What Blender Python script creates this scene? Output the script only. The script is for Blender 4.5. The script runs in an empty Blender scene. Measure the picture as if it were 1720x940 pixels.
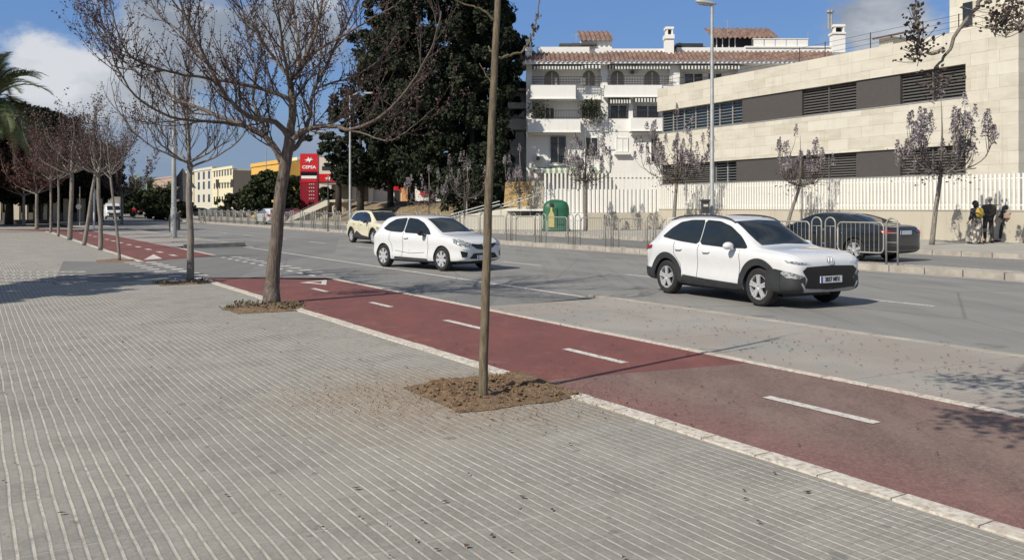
import bpy, bmesh, math, random
import numpy as np
from mathutils import Vector, Matrix
from mathutils.bvhtree import BVHTree

R = math.radians
F, HOR, EYE = 1450.0, 347.0, 1.66          # focal length and horizon of the photo (px), eye height (m)
TH = math.atan2(910, F); SN, CS = math.sin(TH), math.cos(TH)   # the street runs TH left of the view
SUN_EL, SUN_AZ = R(42), R(45)              # light travels towards +X+Y
ZR, ZM, ZF, ZP = -0.05, 0.10, 0.05, 0.20   # road, median top, far road, far pavement

def S(a, b, z=0.0):                        # street frame: a across (to the far side), b along (away)
    return Vector((a*CS - b*SN, a*SN + b*CS, z))
def G(px, py, z=0.0):                      # ground point seen at a photo position, at height z
    D = (EYE - z)*F/(py - HOR)
    return Vector(((px-860)/F*D, D, z))
def Q(px, py, D):                          # point at depth D
    return Vector(((px-860)/F*D, D, EYE - (py-HOR)/F*D))

col = bpy.context.scene.collection
MATS = {}

# ---------------------------------------------------------------- object helpers
class MB:
    def __init__(s): s.v = []; s.f = []
    def add(s, vs, fs):
        k = len(s.v); s.v += [tuple(v) for v in vs]; s.f += [tuple(i+k for i in f) for f in fs]
        return s
    def box(s, lo, hi, M=None):
        x0,y0,z0 = lo; x1,y1,z1 = hi
        vs = [Vector(p) for p in ((x0,y0,z0),(x1,y0,z0),(x1,y1,z0),(x0,y1,z0),(x0,y0,z1),(x1,y0,z1),(x1,y1,z1),(x0,y1,z1))]
        if M is not None: vs = [M @ v for v in vs]
        return s.add(vs, [(0,3,2,1),(4,5,6,7),(0,1,5,4),(1,2,6,5),(2,3,7,6),(3,0,4,7)])
    def quad(s, a, b, c, d): return s.add([a,b,c,d], [(0,1,2,3)])
    def poly(s, pts): return s.add(pts, [tuple(range(len(pts)))])
    def prism(s, pts, vec):                # closed polygon extruded by a vector
        n = len(pts); vec = Vector(vec); a = [Vector(p) for p in pts]; b = [p+vec for p in a]
        return s.add(a+b, [tuple(range(n))[::-1], tuple(range(n,2*n))] + [(i,(i+1)%n,n+(i+1)%n,n+i) for i in range(n)])
    def tube(s, pts, rad, n=6, cap=True):
        pts = [Vector(p) for p in pts]
        if not hasattr(rad, '__len__'): rad = [rad]*len(pts)
        k = len(s.v); t0 = (pts[1]-pts[0]).normalized()
        u = t0.orthogonal().normalized()
        for i, p in enumerate(pts):
            t = (pts[min(i+1,len(pts)-1)] - pts[max(i-1,0)])
            t = t.normalized() if t.length > 1e-9 else t0
            u = (u - t*u.dot(t)); u = u.normalized() if u.length > 1e-6 else t.orthogonal().normalized()
            w = t.cross(u)
            for j in range(n):
                an = 2*math.pi*j/n
                s.v.append(tuple(p + (u*math.cos(an) + w*math.sin(an))*rad[i]))
        for i in range(len(pts)-1):
            for j in range(n):
                a = k+i*n+j; b = k+i*n+(j+1)%n
                s.f.append((a, b, b+n, a+n))
        if cap:
            s.f.append(tuple(k+j for j in range(n))[::-1]); s.f.append(tuple(k+(len(pts)-1)*n+j for j in range(n)))
        return s
    def lathe(s, prof, n=16, M=None, cap=True):    # prof [(r,z)]
        k = len(s.v)
        for r, z in prof:
            for j in range(n):
                an = 2*math.pi*j/n; v = Vector((r*math.cos(an), r*math.sin(an), z))
                s.v.append(tuple(M @ v if M is not None else v))
        for i in range(len(prof)-1):
            for j in range(n):
                a = k+i*n+j; b = k+i*n+(j+1)%n
                s.f.append((a, b, b+n, a+n))
        if cap:
            s.f.append(tuple(k+j for j in range(n))[::-1]); s.f.append(tuple(k+(len(prof)-1)*n+j for j in range(n)))
        return s
    def build(s, name, mat=None, parent=None, smooth=False, **tags):
        me = bpy.data.meshes.new(name); me.from_pydata(s.v, [], s.f); me.validate(); me.update()
        if smooth is True: me.shade_smooth()
        elif smooth: me.shade_smooth(); me.set_sharp_from_angle(angle=R(smooth))
        return link(name, me, mat, parent, **tags)

def link(name, me, mat=None, parent=None, label=None, cat=None, group=None, kind=None):
    o = bpy.data.objects.new(name, me); col.objects.link(o)
    if mat is not None and me is not None:
        if not me.materials: me.materials.append(MATS[mat] if isinstance(mat, str) else mat)
    if parent is not None: o.parent = parent
    return tag(o, label, cat, group, kind)
def tag(o, label=None, cat=None, group=None, kind=None):
    for k, v in (('label',label),('category',cat),('group',group),('kind',kind)):
        if v: o[k] = v
    return o
def thing(name, label, cat, loc=(0,0,0), rz=0.0, group=None):
    o = bpy.data.objects.new(name, None); o.empty_display_size = .2; col.objects.link(o)
    o.location = loc; o.rotation_euler = (0,0,rz)
    return tag(o, label, cat, group)
def dup(o, parent=None, loc=None, rz=None, scale=None, label=None, group=None):
    c = o.copy(); col.objects.link(c)
    if parent is not None: c.parent = parent
    if loc is not None: c.location = loc
    if rz is not None: c.rotation_euler = (0,0,rz)
    if scale is not None: c.scale = scale if hasattr(scale,'__len__') else (scale,)*3
    if label: c['label'] = label
    if group: c['group'] = group
    for ch in list(o.children): dup(ch, c)
    return c
def npmesh(name, V, Fc, mat, parent=None, **k):
    me = bpy.data.meshes.new(name); n = Fc.shape[1]
    me.vertices.add(len(V)); me.vertices.foreach_set('co', V.astype(np.float32).ravel())
    me.loops.add(Fc.size); me.loops.foreach_set('vertex_index', Fc.astype(np.int32).ravel())
    me.polygons.add(len(Fc)); me.polygons.foreach_set('loop_start', np.arange(0, Fc.size, n, dtype=np.int32))
    me.update(calc_edges=True); me.validate()
    return link(name, me, mat, parent, **k)
def cards(P, size, rng, up=0.0):                 # numpy quads scattered at P
    n = len(P); a = rng.normal(size=(n,3)); a[:,2] *= (1-up); a /= np.linalg.norm(a,axis=1)[:,None]+1e-9
    b = rng.normal(size=(n,3)); b -= a*(a*b).sum(1)[:,None]; b /= np.linalg.norm(b,axis=1)[:,None]+1e-9
    s = (size*(.6+.8*rng.random(n)))[:,None]; t = s*.55
    V = np.stack([P-a*s, P+b*t, P+a*s, P-b*t], 1).reshape(-1,3)
    return V, np.arange(4*n).reshape(-1,4)
def text_mesh(name, body, size, mat, parent, M, extrude=.004, bold=0.0, sx=1.0, **k):
    cu = bpy.data.curves.new(name, 'FONT'); cu.body = body; cu.size = size; cu.align_x = 'CENTER'; cu.align_y = 'CENTER'
    cu.extrude = extrude; cu.offset = bold; cu.resolution_u = 3
    t = bpy.data.objects.new('tmp', cu); col.objects.link(t)
    me = bpy.data.meshes.new_from_object(t.evaluated_get(bpy.context.evaluated_depsgraph_get()))
    bpy.data.objects.remove(t); me.transform(Matrix.Diagonal((sx,1,1,1))); me.transform(M); me.name = name; me.materials.clear()
    return link(name, me, mat, parent, **k)
ORD = ['first','second','third','fourth','fifth','sixth','seventh','eighth','ninth','tenth','eleventh','twelfth','thirteenth','fourteenth','fifteenth','sixteenth','seventeenth','eighteenth','nineteenth','twentieth','twenty-first','twenty-second','twenty-third','twenty-fourth','twenty-fifth','twenty-sixth','twenty-seventh','twenty-eighth','twenty-ninth','thirtieth','thirty-first','thirty-second','thirty-third','thirty-fourth','thirty-fifth','thirty-sixth']

# ---------------------------------------------------------------- materials
class NT:
    def __init__(s, name):
        s.m = bpy.data.materials.new(name); s.m.use_nodes = True; s.t = s.m.node_tree; s.t.nodes.clear()
        s.out = s.t.nodes.new('ShaderNodeOutputMaterial'); s.b = s.t.nodes.new('ShaderNodeBsdfPrincipled')
        s.t.links.new(s.b.outputs[0], s.out.inputs[0]); MATS[name] = s.m
    def n(s, typ, **k):
        nd = s.t.nodes.new(typ)
        for a, v in k.items(): setattr(nd, a, v)
        return nd
    def l(s, a, b): s.t.links.new(a, b)
    def put(s, sock, v):
        if hasattr(v, 'links') or hasattr(v, 'is_output'): s.l(v, sock)
        else: sock.default_value = v
    def math(s, op, a, b=None, c=None, clamp=False):
        nd = s.n('ShaderNodeMath', operation=op); nd.use_clamp = clamp
        s.put(nd.inputs[0], a)
        if b is not None: s.put(nd.inputs[1], b)
        if c is not None: s.put(nd.inputs[2], c)
        return nd.outputs[0]
    def coords(s, rz=0.0, scale=(1,1,1), kind='Object'):
        tc = s.n('ShaderNodeTexCoord'); mp = s.n('ShaderNodeMapping'); s.l(tc.outputs[kind], mp.inputs[0])
        mp.inputs['Rotation'].default_value = (0,0,rz); mp.inputs['Scale'].default_value = scale
        return mp.outputs[0]
    def noise(s, vec, scale, detail=4, rough=.55):
        nd = s.n('ShaderNodeTexNoise'); s.l(vec, nd.inputs['Vector']); nd.inputs['Scale'].default_value = scale
        nd.inputs['Detail'].default_value = detail; nd.inputs['Roughness'].default_value = rough
        return nd.outputs['Fac']
    def ramp(s, fac, lo, hi, a=0.0, b=1.0):
        nd = s.n('ShaderNodeMapRange'); nd.interpolation_type = 'SMOOTHSTEP'
        s.put(nd.inputs['Value'], fac); nd.inputs['From Min'].default_value = lo; nd.inputs['From Max'].default_value = hi
        nd.inputs['To Min'].default_value = a; nd.inputs['To Max'].default_value = b
        return nd.outputs[0]
    def mix(s, f, a, b, mode='MIX'):
        nd = s.n('ShaderNodeMix', data_type='RGBA', blend_type=mode)
        s.put(nd.inputs[0], f); s.put(nd.inputs[6], (*a,1) if isinstance(a, tuple) and len(a)==3 else a)
        s.put(nd.inputs[7], (*b,1) if isinstance(b, tuple) and len(b)==3 else b)
        return nd.outputs[2]
    def done(s, c, rough=.8, bump=None, bs=.3, bd=.01, metal=0.0, spec=None, coat=None):
        s.put(s.b.inputs['Base Color'], (*c,1) if isinstance(c, tuple) and len(c)==3 else c)
        s.put(s.b.inputs['Roughness'], rough); s.b.inputs['Metallic'].default_value = metal
        if spec is not None: s.b.inputs['Specular IOR Level'].default_value = spec
        if coat: s.b.inputs['Coat Weight'].default_value = coat; s.b.inputs['Coat Roughness'].default_value = .05
        if bump is not None:
            bp = s.n('ShaderNodeBump'); s.l(bump, bp.inputs['Height']); bp.inputs['Strength'].default_value = bs
            bp.inputs['Distance'].default_value = bd; s.l(bp.outputs[0], s.b.inputs['Normal'])
        return s.m

def simple(name, c, rough=.7, metal=0.0, var=.12, scale=6.0, coat=None, spec=None, bs=0.0, c2=None):
    t = NT(name); v = t.coords(); nz = t.noise(v, scale, 5)
    k = t.ramp(nz, .3, .7)
    a = tuple(x*(1-var) for x in c); b = tuple(min(1,x*(1+var)) for x in c) if c2 is None else c2
    return t.done(t.mix(k, a, b), rough, nz if bs else None, bs, .02, metal, spec, coat)

def m_pavement():
    t = NT('paving'); v = t.coords(-TH); sp = t.n('ShaderNodeSeparateXYZ'); t.l(v, sp.inputs[0]); a, b = sp.outputs[0], sp.outputs[1]
    wob = t.noise(v, .7, 3); a2 = t.math('ADD', a, t.math('MULTIPLY', wob, .05))
    P = .0715
    fa = t.math('FRACT', t.math('DIVIDE', a2, P)); fb = t.math('FRACT', t.math('DIVIDE', b, P))
    tri = lambda f: t.math('ABSOLUTE', t.math('SUBTRACT', f, .5))
    stripe = t.ramp(tri(fa), .36, .44); cross = t.ramp(tri(fb), .38, .46)
    ja = t.ramp(tri(t.math('FRACT', t.math('DIVIDE', a2, P*6))), .485, .494)
    jb = t.ramp(tri(t.math('FRACT', t.math('DIVIDE', t.math('ADD', b, t.math('MULTIPLY', wob, .03)), P*6))), .483, .494)
    cell = t.n('ShaderNodeCombineXYZ'); t.l(t.math('FLOOR', t.math('DIVIDE', a2, P*6)), cell.inputs[0]); t.l(t.math('FLOOR', t.math('DIVIDE', b, P*6)), cell.inputs[1])
    wn = t.n('ShaderNodeTexWhiteNoise', noise_dimensions='2D'); t.l(cell.outputs[0], wn.inputs['Vector'])
    # small-square tiles lie beside the tree pits, ribbed ones elsewhere
    zone = t.ramp(t.math('ADD', a, t.math('MULTIPLY', t.noise(v, .35, 1), 2.6)), 4.2, 5.2)
    zone = t.math('MAXIMUM', zone, t.ramp(wn.outputs[0], .965, .97))
    bign = t.noise(v, .45, 6, .6); fine = t.noise(v, 60, 4, .7); mid = t.noise(v, 5, 5, .6)
    base = t.mix(t.ramp(bign, .3, .7), (.270,.259,.230), (.352,.335,.294))
    base = t.mix(t.math('MULTIPLY', wn.outputs[0], .75), base, (.215,.205,.185))
    base = t.mix(t.ramp(wn.outputs[0], .90, .93, 0, .5), base, (.31,.295,.26))
    base = t.mix(t.ramp(fine, .35, .75, 0, .5), base, (.14,.138,.13))
    base = t.mix(t.ramp(mid, .45, .7, 0, .35), base, (.33,.32,.29))
    base = t.mix(t.ramp(t.noise(v, 24, 5, .8), .40, .66, 0, .55), base, (.36,.34,.30)); base = t.mix(t.ramp(t.noise(v, 1.7, 6, .75), .46, .66, 0, .5), base, (.175,.168,.15))
    brk = t.noise(t.coords(-TH, (3, .8, 1)), 6, 5, .75)
    lines = t.mix(t.ramp(mid, .3, .7), (.46,.42,.355), (.58,.54,.47))
    soft = t.ramp(t.noise(v, .5, 3), .35, .65, .6, 1)
    groove_shadow = t.math('MULTIPLY', t.ramp(tri(fa), .25, .33), t.ramp(tri(fa), .34, .38, 1, 0))
    base = t.mix(t.math('MULTIPLY', groove_shadow, t.ramp(brk, .3, .7, .1, .6)), base, (.13,.128,.12))  # shadow along each rib painted into the tile colour
    lf = t.math('MULTIPLY', t.math('MULTIPLY', stripe, t.ramp(brk, .33, .57, .15, 1.0)), soft)
    c = t.mix(lf, base, lines)
    c = t.mix(t.math('MULTIPLY', t.math('MULTIPLY', cross, t.math('MAXIMUM', zone, .12)), t.ramp(brk,.3,.6,.6,.2)), c, (.15,.145,.135))
    c = t.mix(t.math('MULTIPLY', t.math('MAXIMUM', jb, ja), t.ramp(mid, .35,.6,.1,.7)), c, (.38,.36,.32))
    # earth spilled round the planting pit
    g = G(760, 664); sx = t.n('ShaderNodeVectorMath', operation='DISTANCE'); tc = t.n('ShaderNodeTexCoord'); t.l(tc.outputs['Object'], sx.inputs[0]); sx.inputs[1].default_value = g
    dirt = t.math('MULTIPLY', t.ramp(t.math('ADD', sx.outputs['Value'], t.math('MULTIPLY', t.noise(v, 1.6, 5), 1.6)), 1.2, 2.7, 1, 0), t.ramp(t.noise(v, 9, 6, .7), .35, .62, .3, .9))
    c = t.mix(dirt, c, (.30,.235,.17))
    spots = t.math('MAXIMUM', t.ramp(t.noise(v, 7, 2, .3), .70, .73, 0, .55), t.ramp(t.noise(v, 26, 2, .3), .74, .76, 0, .6))
    c = t.mix(spots, c, (.14,.135,.13))
    h = t.math('SUBTRACT', t.math('MULTIPLY', fine, .3), t.math('ADD', stripe, t.math('MULTIPLY', cross, zone)))
    return t.done(c, .75, h, .35, .004)
def m_verge():
    t = NT('verge_tiles'); v = t.coords(-TH); sp = t.n('ShaderNodeSeparateXYZ'); t.l(v, sp.inputs[0]); a, b = sp.outputs[0], sp.outputs[1]
    P = .0715; tri = lambda f, p: t.math('ABSOLUTE', t.math('SUBTRACT', t.math('FRACT', t.math('DIVIDE', f, p)), .5))
    g = t.math('MAXIMUM', t.ramp(tri(a,P), .36,.45), t.ramp(tri(b,P), .36,.45))
    j = t.math('MAXIMUM', t.ramp(tri(a,P*24), .496,.4985), t.ramp(tri(t.math('ADD', b, t.math('MULTIPLY', a, .06)),P*40), .4975,.4988))
    bign = t.noise(v, .6, 6, .6)
    c = t.mix(t.ramp(bign,.35,.65), (.325,.28,.245), (.37,.345,.31))
    c = t.mix(t.ramp(t.noise(v,.9,3),.5,.62,0,.6), c, (.29,.30,.28))
    c = t.mix(t.ramp(t.noise(v,40,4,.7),.35,.75,0,.4), c, (.2,.19,.18))
    c = t.mix(t.math('MULTIPLY', g, .45), c, (.2,.19,.175)); c = t.mix(t.math('MULTIPLY', j, .8), c, (.12,.115,.11))
    return t.done(c, .8, g, .3, -.004)
def m_lane():
    t = NT('red_lane'); v = t.coords(-TH); sp = t.n('ShaderNodeSeparateXYZ'); t.l(v, sp.inputs[0]); a, b = sp.outputs[0], sp.outputs[1]
    near = t.ramp(t.math('ADD', t.math('ADD', b, t.math('MULTIPLY', a, .17)), t.math('MULTIPLY', t.noise(v, 6, 4), .08)), 7.62, 7.67, 1, 0)
    st = t.coords(-TH, (1, .35, 1))
    n1 = t.noise(st, 1.6, 6, .65); n2 = t.noise(st, 9, 6, .75); n3 = t.noise(v, 90, 3, .7)
    c = t.mix(t.ramp(n1,.3,.7), (.195,.068,.057), (.15,.056,.048))
    c = t.mix(t.ramp(n2,.58,.70,0,.5), c, (.29,.18,.155)); c = t.mix(t.ramp(t.noise(st, 3.2, 7, .8),.5,.72,0,.45), c, (.10,.045,.042)); c = t.mix(t.ramp(n3,.4,.75,0,.35), c, (.10,.04,.038))
    mid = t.math('MULTIPLY', t.ramp(a, 4.6, 5.5), t.ramp(a, 6.5, 7.1, 1, .7))
    worn = t.mix(t.ramp(n1,.35,.65), (.20,.145,.118), (.12,.078,.064))
    worn = t.mix(t.math('MULTIPLY', mid, .85), (.175,.075,.068), worn)
    worn = t.mix(t.ramp(n3,.4,.8,0,.5), worn, (.26,.2,.19))
    worn = t.mix(t.ramp(n2,.5,.68,0,.5), worn, (.095,.055,.05)); worn = t.mix(t.ramp(t.noise(v,34,5,.85),.46,.64,0,.6), worn, (.28,.205,.17)); worn = t.mix(t.ramp(t.noise(v,13,6,.8),.52,.66,0,.5), worn, (.085,.05,.045))
    c = t.mix(near, c, worn)
    c = t.mix(t.math('MULTIPLY', t.ramp(t.noise(v, 2.4, 6, .7),.52,.66,0,.6), t.ramp(a,4.5,5.2,1,.25)), c, (.26,.15,.12))
    return t.done(c, .8, n3, .25, .004)
def m_asphalt(name, c1, c2, tracks=True):
    t = NT(name); v = t.coords(-TH); sp = t.n('ShaderNodeSeparateXYZ'); t.l(v, sp.inputs[0]); a = sp.outputs[0]
    st = t.coords(-TH, (1,.12,1))
    n1 = t.noise(st, .8, 5, .6); n2 = t.noise(v, 120, 3, .7); n3 = t.noise(v, .25, 5, .6)
    c = t.mix(t.ramp(n1,.3,.7), c1, c2); c = t.mix(t.ramp(n2,.35,.75,0,.45), c, tuple(x*1.35 for x in c2))
    c = t.mix(t.ramp(n3,.5,.7,0,.45), c, tuple(x*.75 for x in c1)); c = t.mix(t.ramp(t.noise(t.coords(-TH,(2.5,.05,1)), 1.4, 5, .7),.5,.68,0,.4), c, tuple(x*.7 for x in c1)); c = t.mix(t.ramp(t.noise(v, 14, 4, .7),.55,.7,0,.35), c, tuple(x*1.3 for x in c2))
    if tracks:
        tr = t.math('ABSOLUTE', t.math('SUBTRACT', t.math('FRACT', t.math('DIVIDE', t.math('SUBTRACT', a, 10.6), 1.7)), .5))
        c = t.mix(t.ramp(tr,.2,.45,0,.30), c, tuple(x*1.25 for x in c2))
    crack = t.n('ShaderNodeTexVoronoi', feature='DISTANCE_TO_EDGE'); t.l(t.coords(-TH,(1,.4,1)), crack.inputs['Vector']); crack.inputs['Scale'].default_value = .22
    c = t.mix(t.ramp(crack.outputs['Distance'],.0,.006,.35,0), c, (.04,.04,.04))
    pv = t.n('ShaderNodeTexVoronoi', distance='CHEBYCHEV'); t.l(t.coords(-TH,(1,.3,1)), pv.inputs['Vector']); pv.inputs['Scale'].default_value = .16; pc = t.n('ShaderNodeSeparateColor'); t.l(pv.outputs['Color'], pc.inputs[0]); c = t.mix(t.ramp(pc.outputs[0],.72,.73,0,.35), c, tuple(x*.72 for x in c1)); c = t.mix(t.ramp(t.noise(v,1.1,3,.4),.68,.76,0,.4), c, (.07,.07,.068))
    return t.done(c, .8, n2, .3, .006)
def m_paint():
    t = NT('road_paint'); v = t.coords(); n = t.noise(v, 18, 6, .75)
    return t.done(t.mix(t.math('MAXIMUM',t.ramp(n,.50,.64),t.ramp(t.noise(v, 3, 5, .7),.55,.7,0,.6)), (.60,.575,.54), (.27,.20,.18)), .7)
def m_border():
    t = NT('white_border'); v = t.coords(-TH); sp = t.n('ShaderNodeSeparateXYZ'); t.l(v, sp.inputs[0])
    j = t.ramp(t.math('ABSOLUTE', t.math('SUBTRACT', t.math('FRACT', t.math('DIVIDE', sp.outputs[1], .5)), .5)), .485,.493)
    n = t.noise(v, 22, 6, .7)
    c = t.mix(t.ramp(n,.42,.66), (.60,.565,.50), (.36,.31,.255)); c = t.mix(t.ramp(t.noise(v, 2.2, 6, .7),.5,.68,0,.6), c, (.40,.33,.27)); c = t.mix(t.math('MULTIPLY', j, .8), c, (.2,.18,.16))
    return t.done(c, .8, n, .3, .005)
def m_stone():
    t = NT('travertine'); tc = t.n('ShaderNodeTexCoord')
    sp = t.n('ShaderNodeSeparateXYZ'); t.l(tc.outputs['Object'], sp.inputs[0]); cb = t.n('ShaderNodeCombineXYZ')
    t.l(t.math('ADD', sp.outputs[0], sp.outputs[1]), cb.inputs[0]); t.l(sp.outputs[2], cb.inputs[1])
    br = t.n('ShaderNodeTexBrick'); t.l(cb.outputs[0], br.inputs['Vector']); br.offset = .37
    br.inputs['Color1'].default_value = (.50,.455,.365,1); br.inputs['Color2'].default_value = (.62,.58,.49,1); br.inputs['Mortar'].default_value = (.24,.215,.17,1)
    br.inputs['Scale'].default_value = 1; br.inputs['Mortar Size'].default_value = .008; br.inputs['Brick Width'].default_value = 1.5; br.inputs['Row Height'].default_value = .62
    mp = t.n('ShaderNodeMapping'); t.l(cb.outputs[0], mp.inputs[0]); mp.inputs['Scale'].default_value = (.5,1.6,1)
    n = t.noise(mp.outputs[0], 1.2, 6, .65)
    c = t.mix(t.ramp(n,.35,.7,0,.6), br.outputs[0], (.66,.64,.57)); c = t.mix(t.ramp(t.noise(t.coords(scale=(2,2,.18)), 1.0, 6, .7),.54,.75,0,.5), c, (.36,.33,.27)); c = t.mix(t.ramp(n,.28,.42,.4,0), c, (.42,.38,.31))
    return t.done(c, .7)
def m_rooftile():
    t = NT('roof_tile'); v = t.coords(); n = t.noise(v, 1.8, 5, .7)
    c = t.mix(t.ramp(n,.35,.65), (.12,.068,.055), (.235,.155,.12)); c = t.mix(t.ramp(t.noise(v,.6,4),.5,.7,0,.6), c, (.11,.085,.07))
    return t.done(c, .85)
def m_wall(name, c, streak=.2):
    t = NT(name); v = t.coords(scale=(2.2,2.2,.25)); n = t.noise(v, 1.3, 6, .7); w = t.noise(t.coords(), .8, 4)
    k = tuple(x*.72 for x in c)
    cc = t.mix(t.ramp(n,.5,.75,0,streak*2), c, k); cc = t.mix(t.ramp(w,.4,.7,0,.25), cc, tuple(x*.85 for x in c))
    return t.done(cc, .85)
def m_soil():
    t = NT('soil'); v = t.coords(); n = t.noise(v, 22, 7, .75); n2 = t.noise(v, 3, 4)
    c = t.mix(t.ramp(n,.3,.7), (.10,.062,.036), (.36,.235,.135)); c = t.mix(t.ramp(n2,.45,.7,0,.5), c, (.34,.25,.165))
    return t.done(c, .95, n, 1.0, .05)
def m_bark(name, c1, c2):
    t = NT(name); n = t.noise(t.coords(scale=(14,14,2.2)), 2.2, 6, .7); n2 = t.noise(t.coords(), 3.0, 3)
    c = t.mix(t.ramp(n,.35,.68), c1, c2); c = t.mix(t.ramp(n2,.5,.7,0,.4), c, tuple(x*.8 for x in c1))
    return t.done(c, .9, n, .8, .03)
def m_leaf(name, c1, c2, tl=.0):
    t = NT(name); g = t.n('ShaderNodeNewGeometry'); v = t.coords(); n = t.noise(v, .5, 3)
    c = t.mix(t.math('MULTIPLY', g.outputs['Random Per Island'], t.ramp(n,.3,.7,.3,1)), c1, c2)
    return t.done(c, .75, spec=.2)

m_pavement(); m_verge(); m_lane(); m_paint(); m_border(); m_stone(); m_rooftile(); m_soil()
m_asphalt('asphalt', (.178,.175,.168), (.222,.218,.206)); m_asphalt('asphalt_side', (.168,.166,.16), (.205,.202,.192), False)
simple('kerb_stone', (.36,.33,.285), .85, var=.2, scale=3, bs=.3); simple('ground_mat', (.2,.18,.14), .95, var=.3, scale=.3)
simple('far_paving', (.34,.325,.29), .85, var=.12, scale=1.2)
t_ = NT('dry_grass'); v_ = t_.coords(); n_ = t_.noise(v_, 1.2, 7, .7); t_.done(t_.mix(t_.ramp(n_,.35,.65), (.17,.12,.08), (.25,.20,.11)), .95, n_, .8, .2)
m_wall('white_wall', (.80,.79,.76)); m_wall('cream_wall', (.72,.66,.46), .1); m_wall('yellow_wall', (.72,.43,.10), .1); m_wall('pale_wall', (.62,.59,.50), .15)
m_wall('concrete', (.48,.44,.36), .35); m_wall('white_paint', (.78,.77,.73), .05); m_wall('cream_shade', (.20,.17,.14), .1); m_wall('pink_wall', (.42,.30,.25), .1)
m_bark('bark', (.07,.055,.045), (.20,.16,.13)); m_bark('twig_bark', (.04,.029,.026), (.085,.065,.058)); m_bark('young_bark', (.10,.078,.05), (.215,.175,.12)); m_bark('pale_bark', (.16,.14,.12), (.30,.27,.235)); m_bark('dark_bark', (.03,.025,.02), (.06,.05,.04))
m_leaf('pod', (.075,.045,.042), (.18,.12,.115)); m_leaf('pod_red', (.09,.035,.03), (.19,.11,.10)); m_leaf('crumbs', (.20,.14,.09), (.36,.27,.18)); m_leaf('pod_dark', (.07,.052,.045), (.15,.115,.10)); m_leaf('blossom', (.17,.145,.15), (.46,.42,.45))
m_leaf('conifer', (.014,.021,.012), (.050,.062,.034)); m_leaf('brown_conifer', (.022,.016,.011), (.075,.050,.034)); simple('arch_shutter', (.20,.19,.17), .4, var=.2); m_leaf('broadleaf', (.022,.030,.014), (.07,.085,.035)); m_leaf('dark_leaf', (.012,.014,.008), (.035,.04,.02)); m_leaf('palm_leaf', (.09,.115,.055), (.24,.27,.14)); m_leaf('weed', (.10,.085,.05), (.22,.18,.11)); m_leaf('litter', (.06,.035,.025), (.17,.11,.08))
simple('car_white', (.66,.67,.68), .25, var=.02, coat=.8); simple('car_cream', (.66,.62,.45), .3, var=.02, coat=.8); simple('car_black', (.012,.015,.018), .18, var=.1, coat=1.0); simple('car_grey', (.10,.10,.11), .3, coat=.7, var=.05); simple('car_red', (.12,.02,.025), .3, coat=.7, var=.05)
simple('cladding', (.028,.03,.033), .55, var=.15); simple('auto_glass', (.012,.017,.02), .04, var=.1, spec=.8); simple('tyre', (.018,.018,.019), .85, var=.2, scale=12); simple('alloy', (.75,.76,.78), .3, metal=.6, var=.06)
simple('silver_trim', (.42,.42,.42), .4, metal=.4, var=.06); simple('seam', (.05,.05,.05), .7); simple('black_gloss', (.01,.01,.012), .15); simple('lamp_lens', (.10,.11,.12), .06, spec=1.0, var=.6, scale=22, c2=(.45,.47,.5)); simple('lamp_bright', (.75,.77,.8), .1, var=.1); simple('tail_red', (.30,.012,.015), .2, var=.1); simple('plate_white', (.62,.63,.64), .5, var=.03); simple('plate_ink', (.02,.02,.03), .6); simple('plate_blue', (.02,.06,.35), .5)
simple('steel', (.33,.32,.295), .55, metal=.2, var=.12, scale=8); simple('galv', (.40,.41,.40), .5, metal=.3, var=.12, scale=4); simple('dark_metal', (.05,.052,.055), .5, var=.15); simple('panel_dark', (.078,.070,.066), .6, var=.06); simple('louvre', (.12,.115,.11), .5, var=.1); simple('dark_void', (.015,.016,.018), .8)
simple('window_glass', (.03,.038,.045), .08, spec=.7, var=.4, scale=.7); simple('rail_iron', (.04,.035,.03), .6); simple('bin_green', (.012,.095,.05), .5, var=.15, scale=3); simple('bottle_yellow', (.50,.44,.16), .6, var=.1); simple('sign_red', (.55,.012,.018), .4, var=.05); simple('sign_maroon', (.24,.01,.025), .4, var=.1); simple('sign_white', (.8,.8,.8), .4, var=.02)
simple('awning_dark', (.035,.045,.04), .8); simple('awning_light', (.7,.7,.66), .8, var=.04); simple('awning_green', (.22,.33,.21), .8); simple('tent', (.025,.028,.035), .8); simple('orange_wall', (.60,.30,.11), .8); simple('ac_white', (.6,.6,.58), .5)
simple('skin', (.42,.26,.19), .6, var=.05); simple('hair_dark', (.02,.018,.018), .7); simple('hair_grey', (.28,.26,.24), .8); simple('coat_black', (.035,.037,.043), .85, var=.4, scale=12); simple('jacket_brown', (.07,.064,.052), .85, var=.5, scale=14); simple('yellow_cloth', (.42,.29,.06), .8); simple('trouser', (.03,.028,.027), .85); simple('grey_cloth', (.2,.2,.19), .8); simple('shoe', (.02,.02,.02), .5); simple('bag', (.45,.30,.24), .5); simple('cloth_light', (.5,.47,.43), .8, var=.2, scale=20)
t_ = NT('print_cloth'); v_ = t_.coords(scale=(1,1,.6)); vo = t_.n('ShaderNodeTexVoronoi'); t_.l(v_, vo.inputs['Vector']); vo.inputs['Scale'].default_value = 9
t_.done(t_.mix(t_.ramp(vo.outputs['Distance'],.25,.5), (.52,.49,.43), (.11,.10,.09)), .85)
t_ = NT('yellow_rubble'); v_ = t_.coords(); vo = t_.n('ShaderNodeTexVoronoi'); t_.l(v_, vo.inputs['Vector']); vo.inputs['Scale'].default_value = 2.6
t_.done(t_.mix(t_.math('FRACT', t_.math('MULTIPLY', vo.outputs['Distance'], 3.1)), (.50,.36,.16), (.33,.23,.11)), .9, vo.outputs['Distance'], .8, .1)
SUN_E, SKY_S, EXPO = 4.2, .075, 0.22
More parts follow.
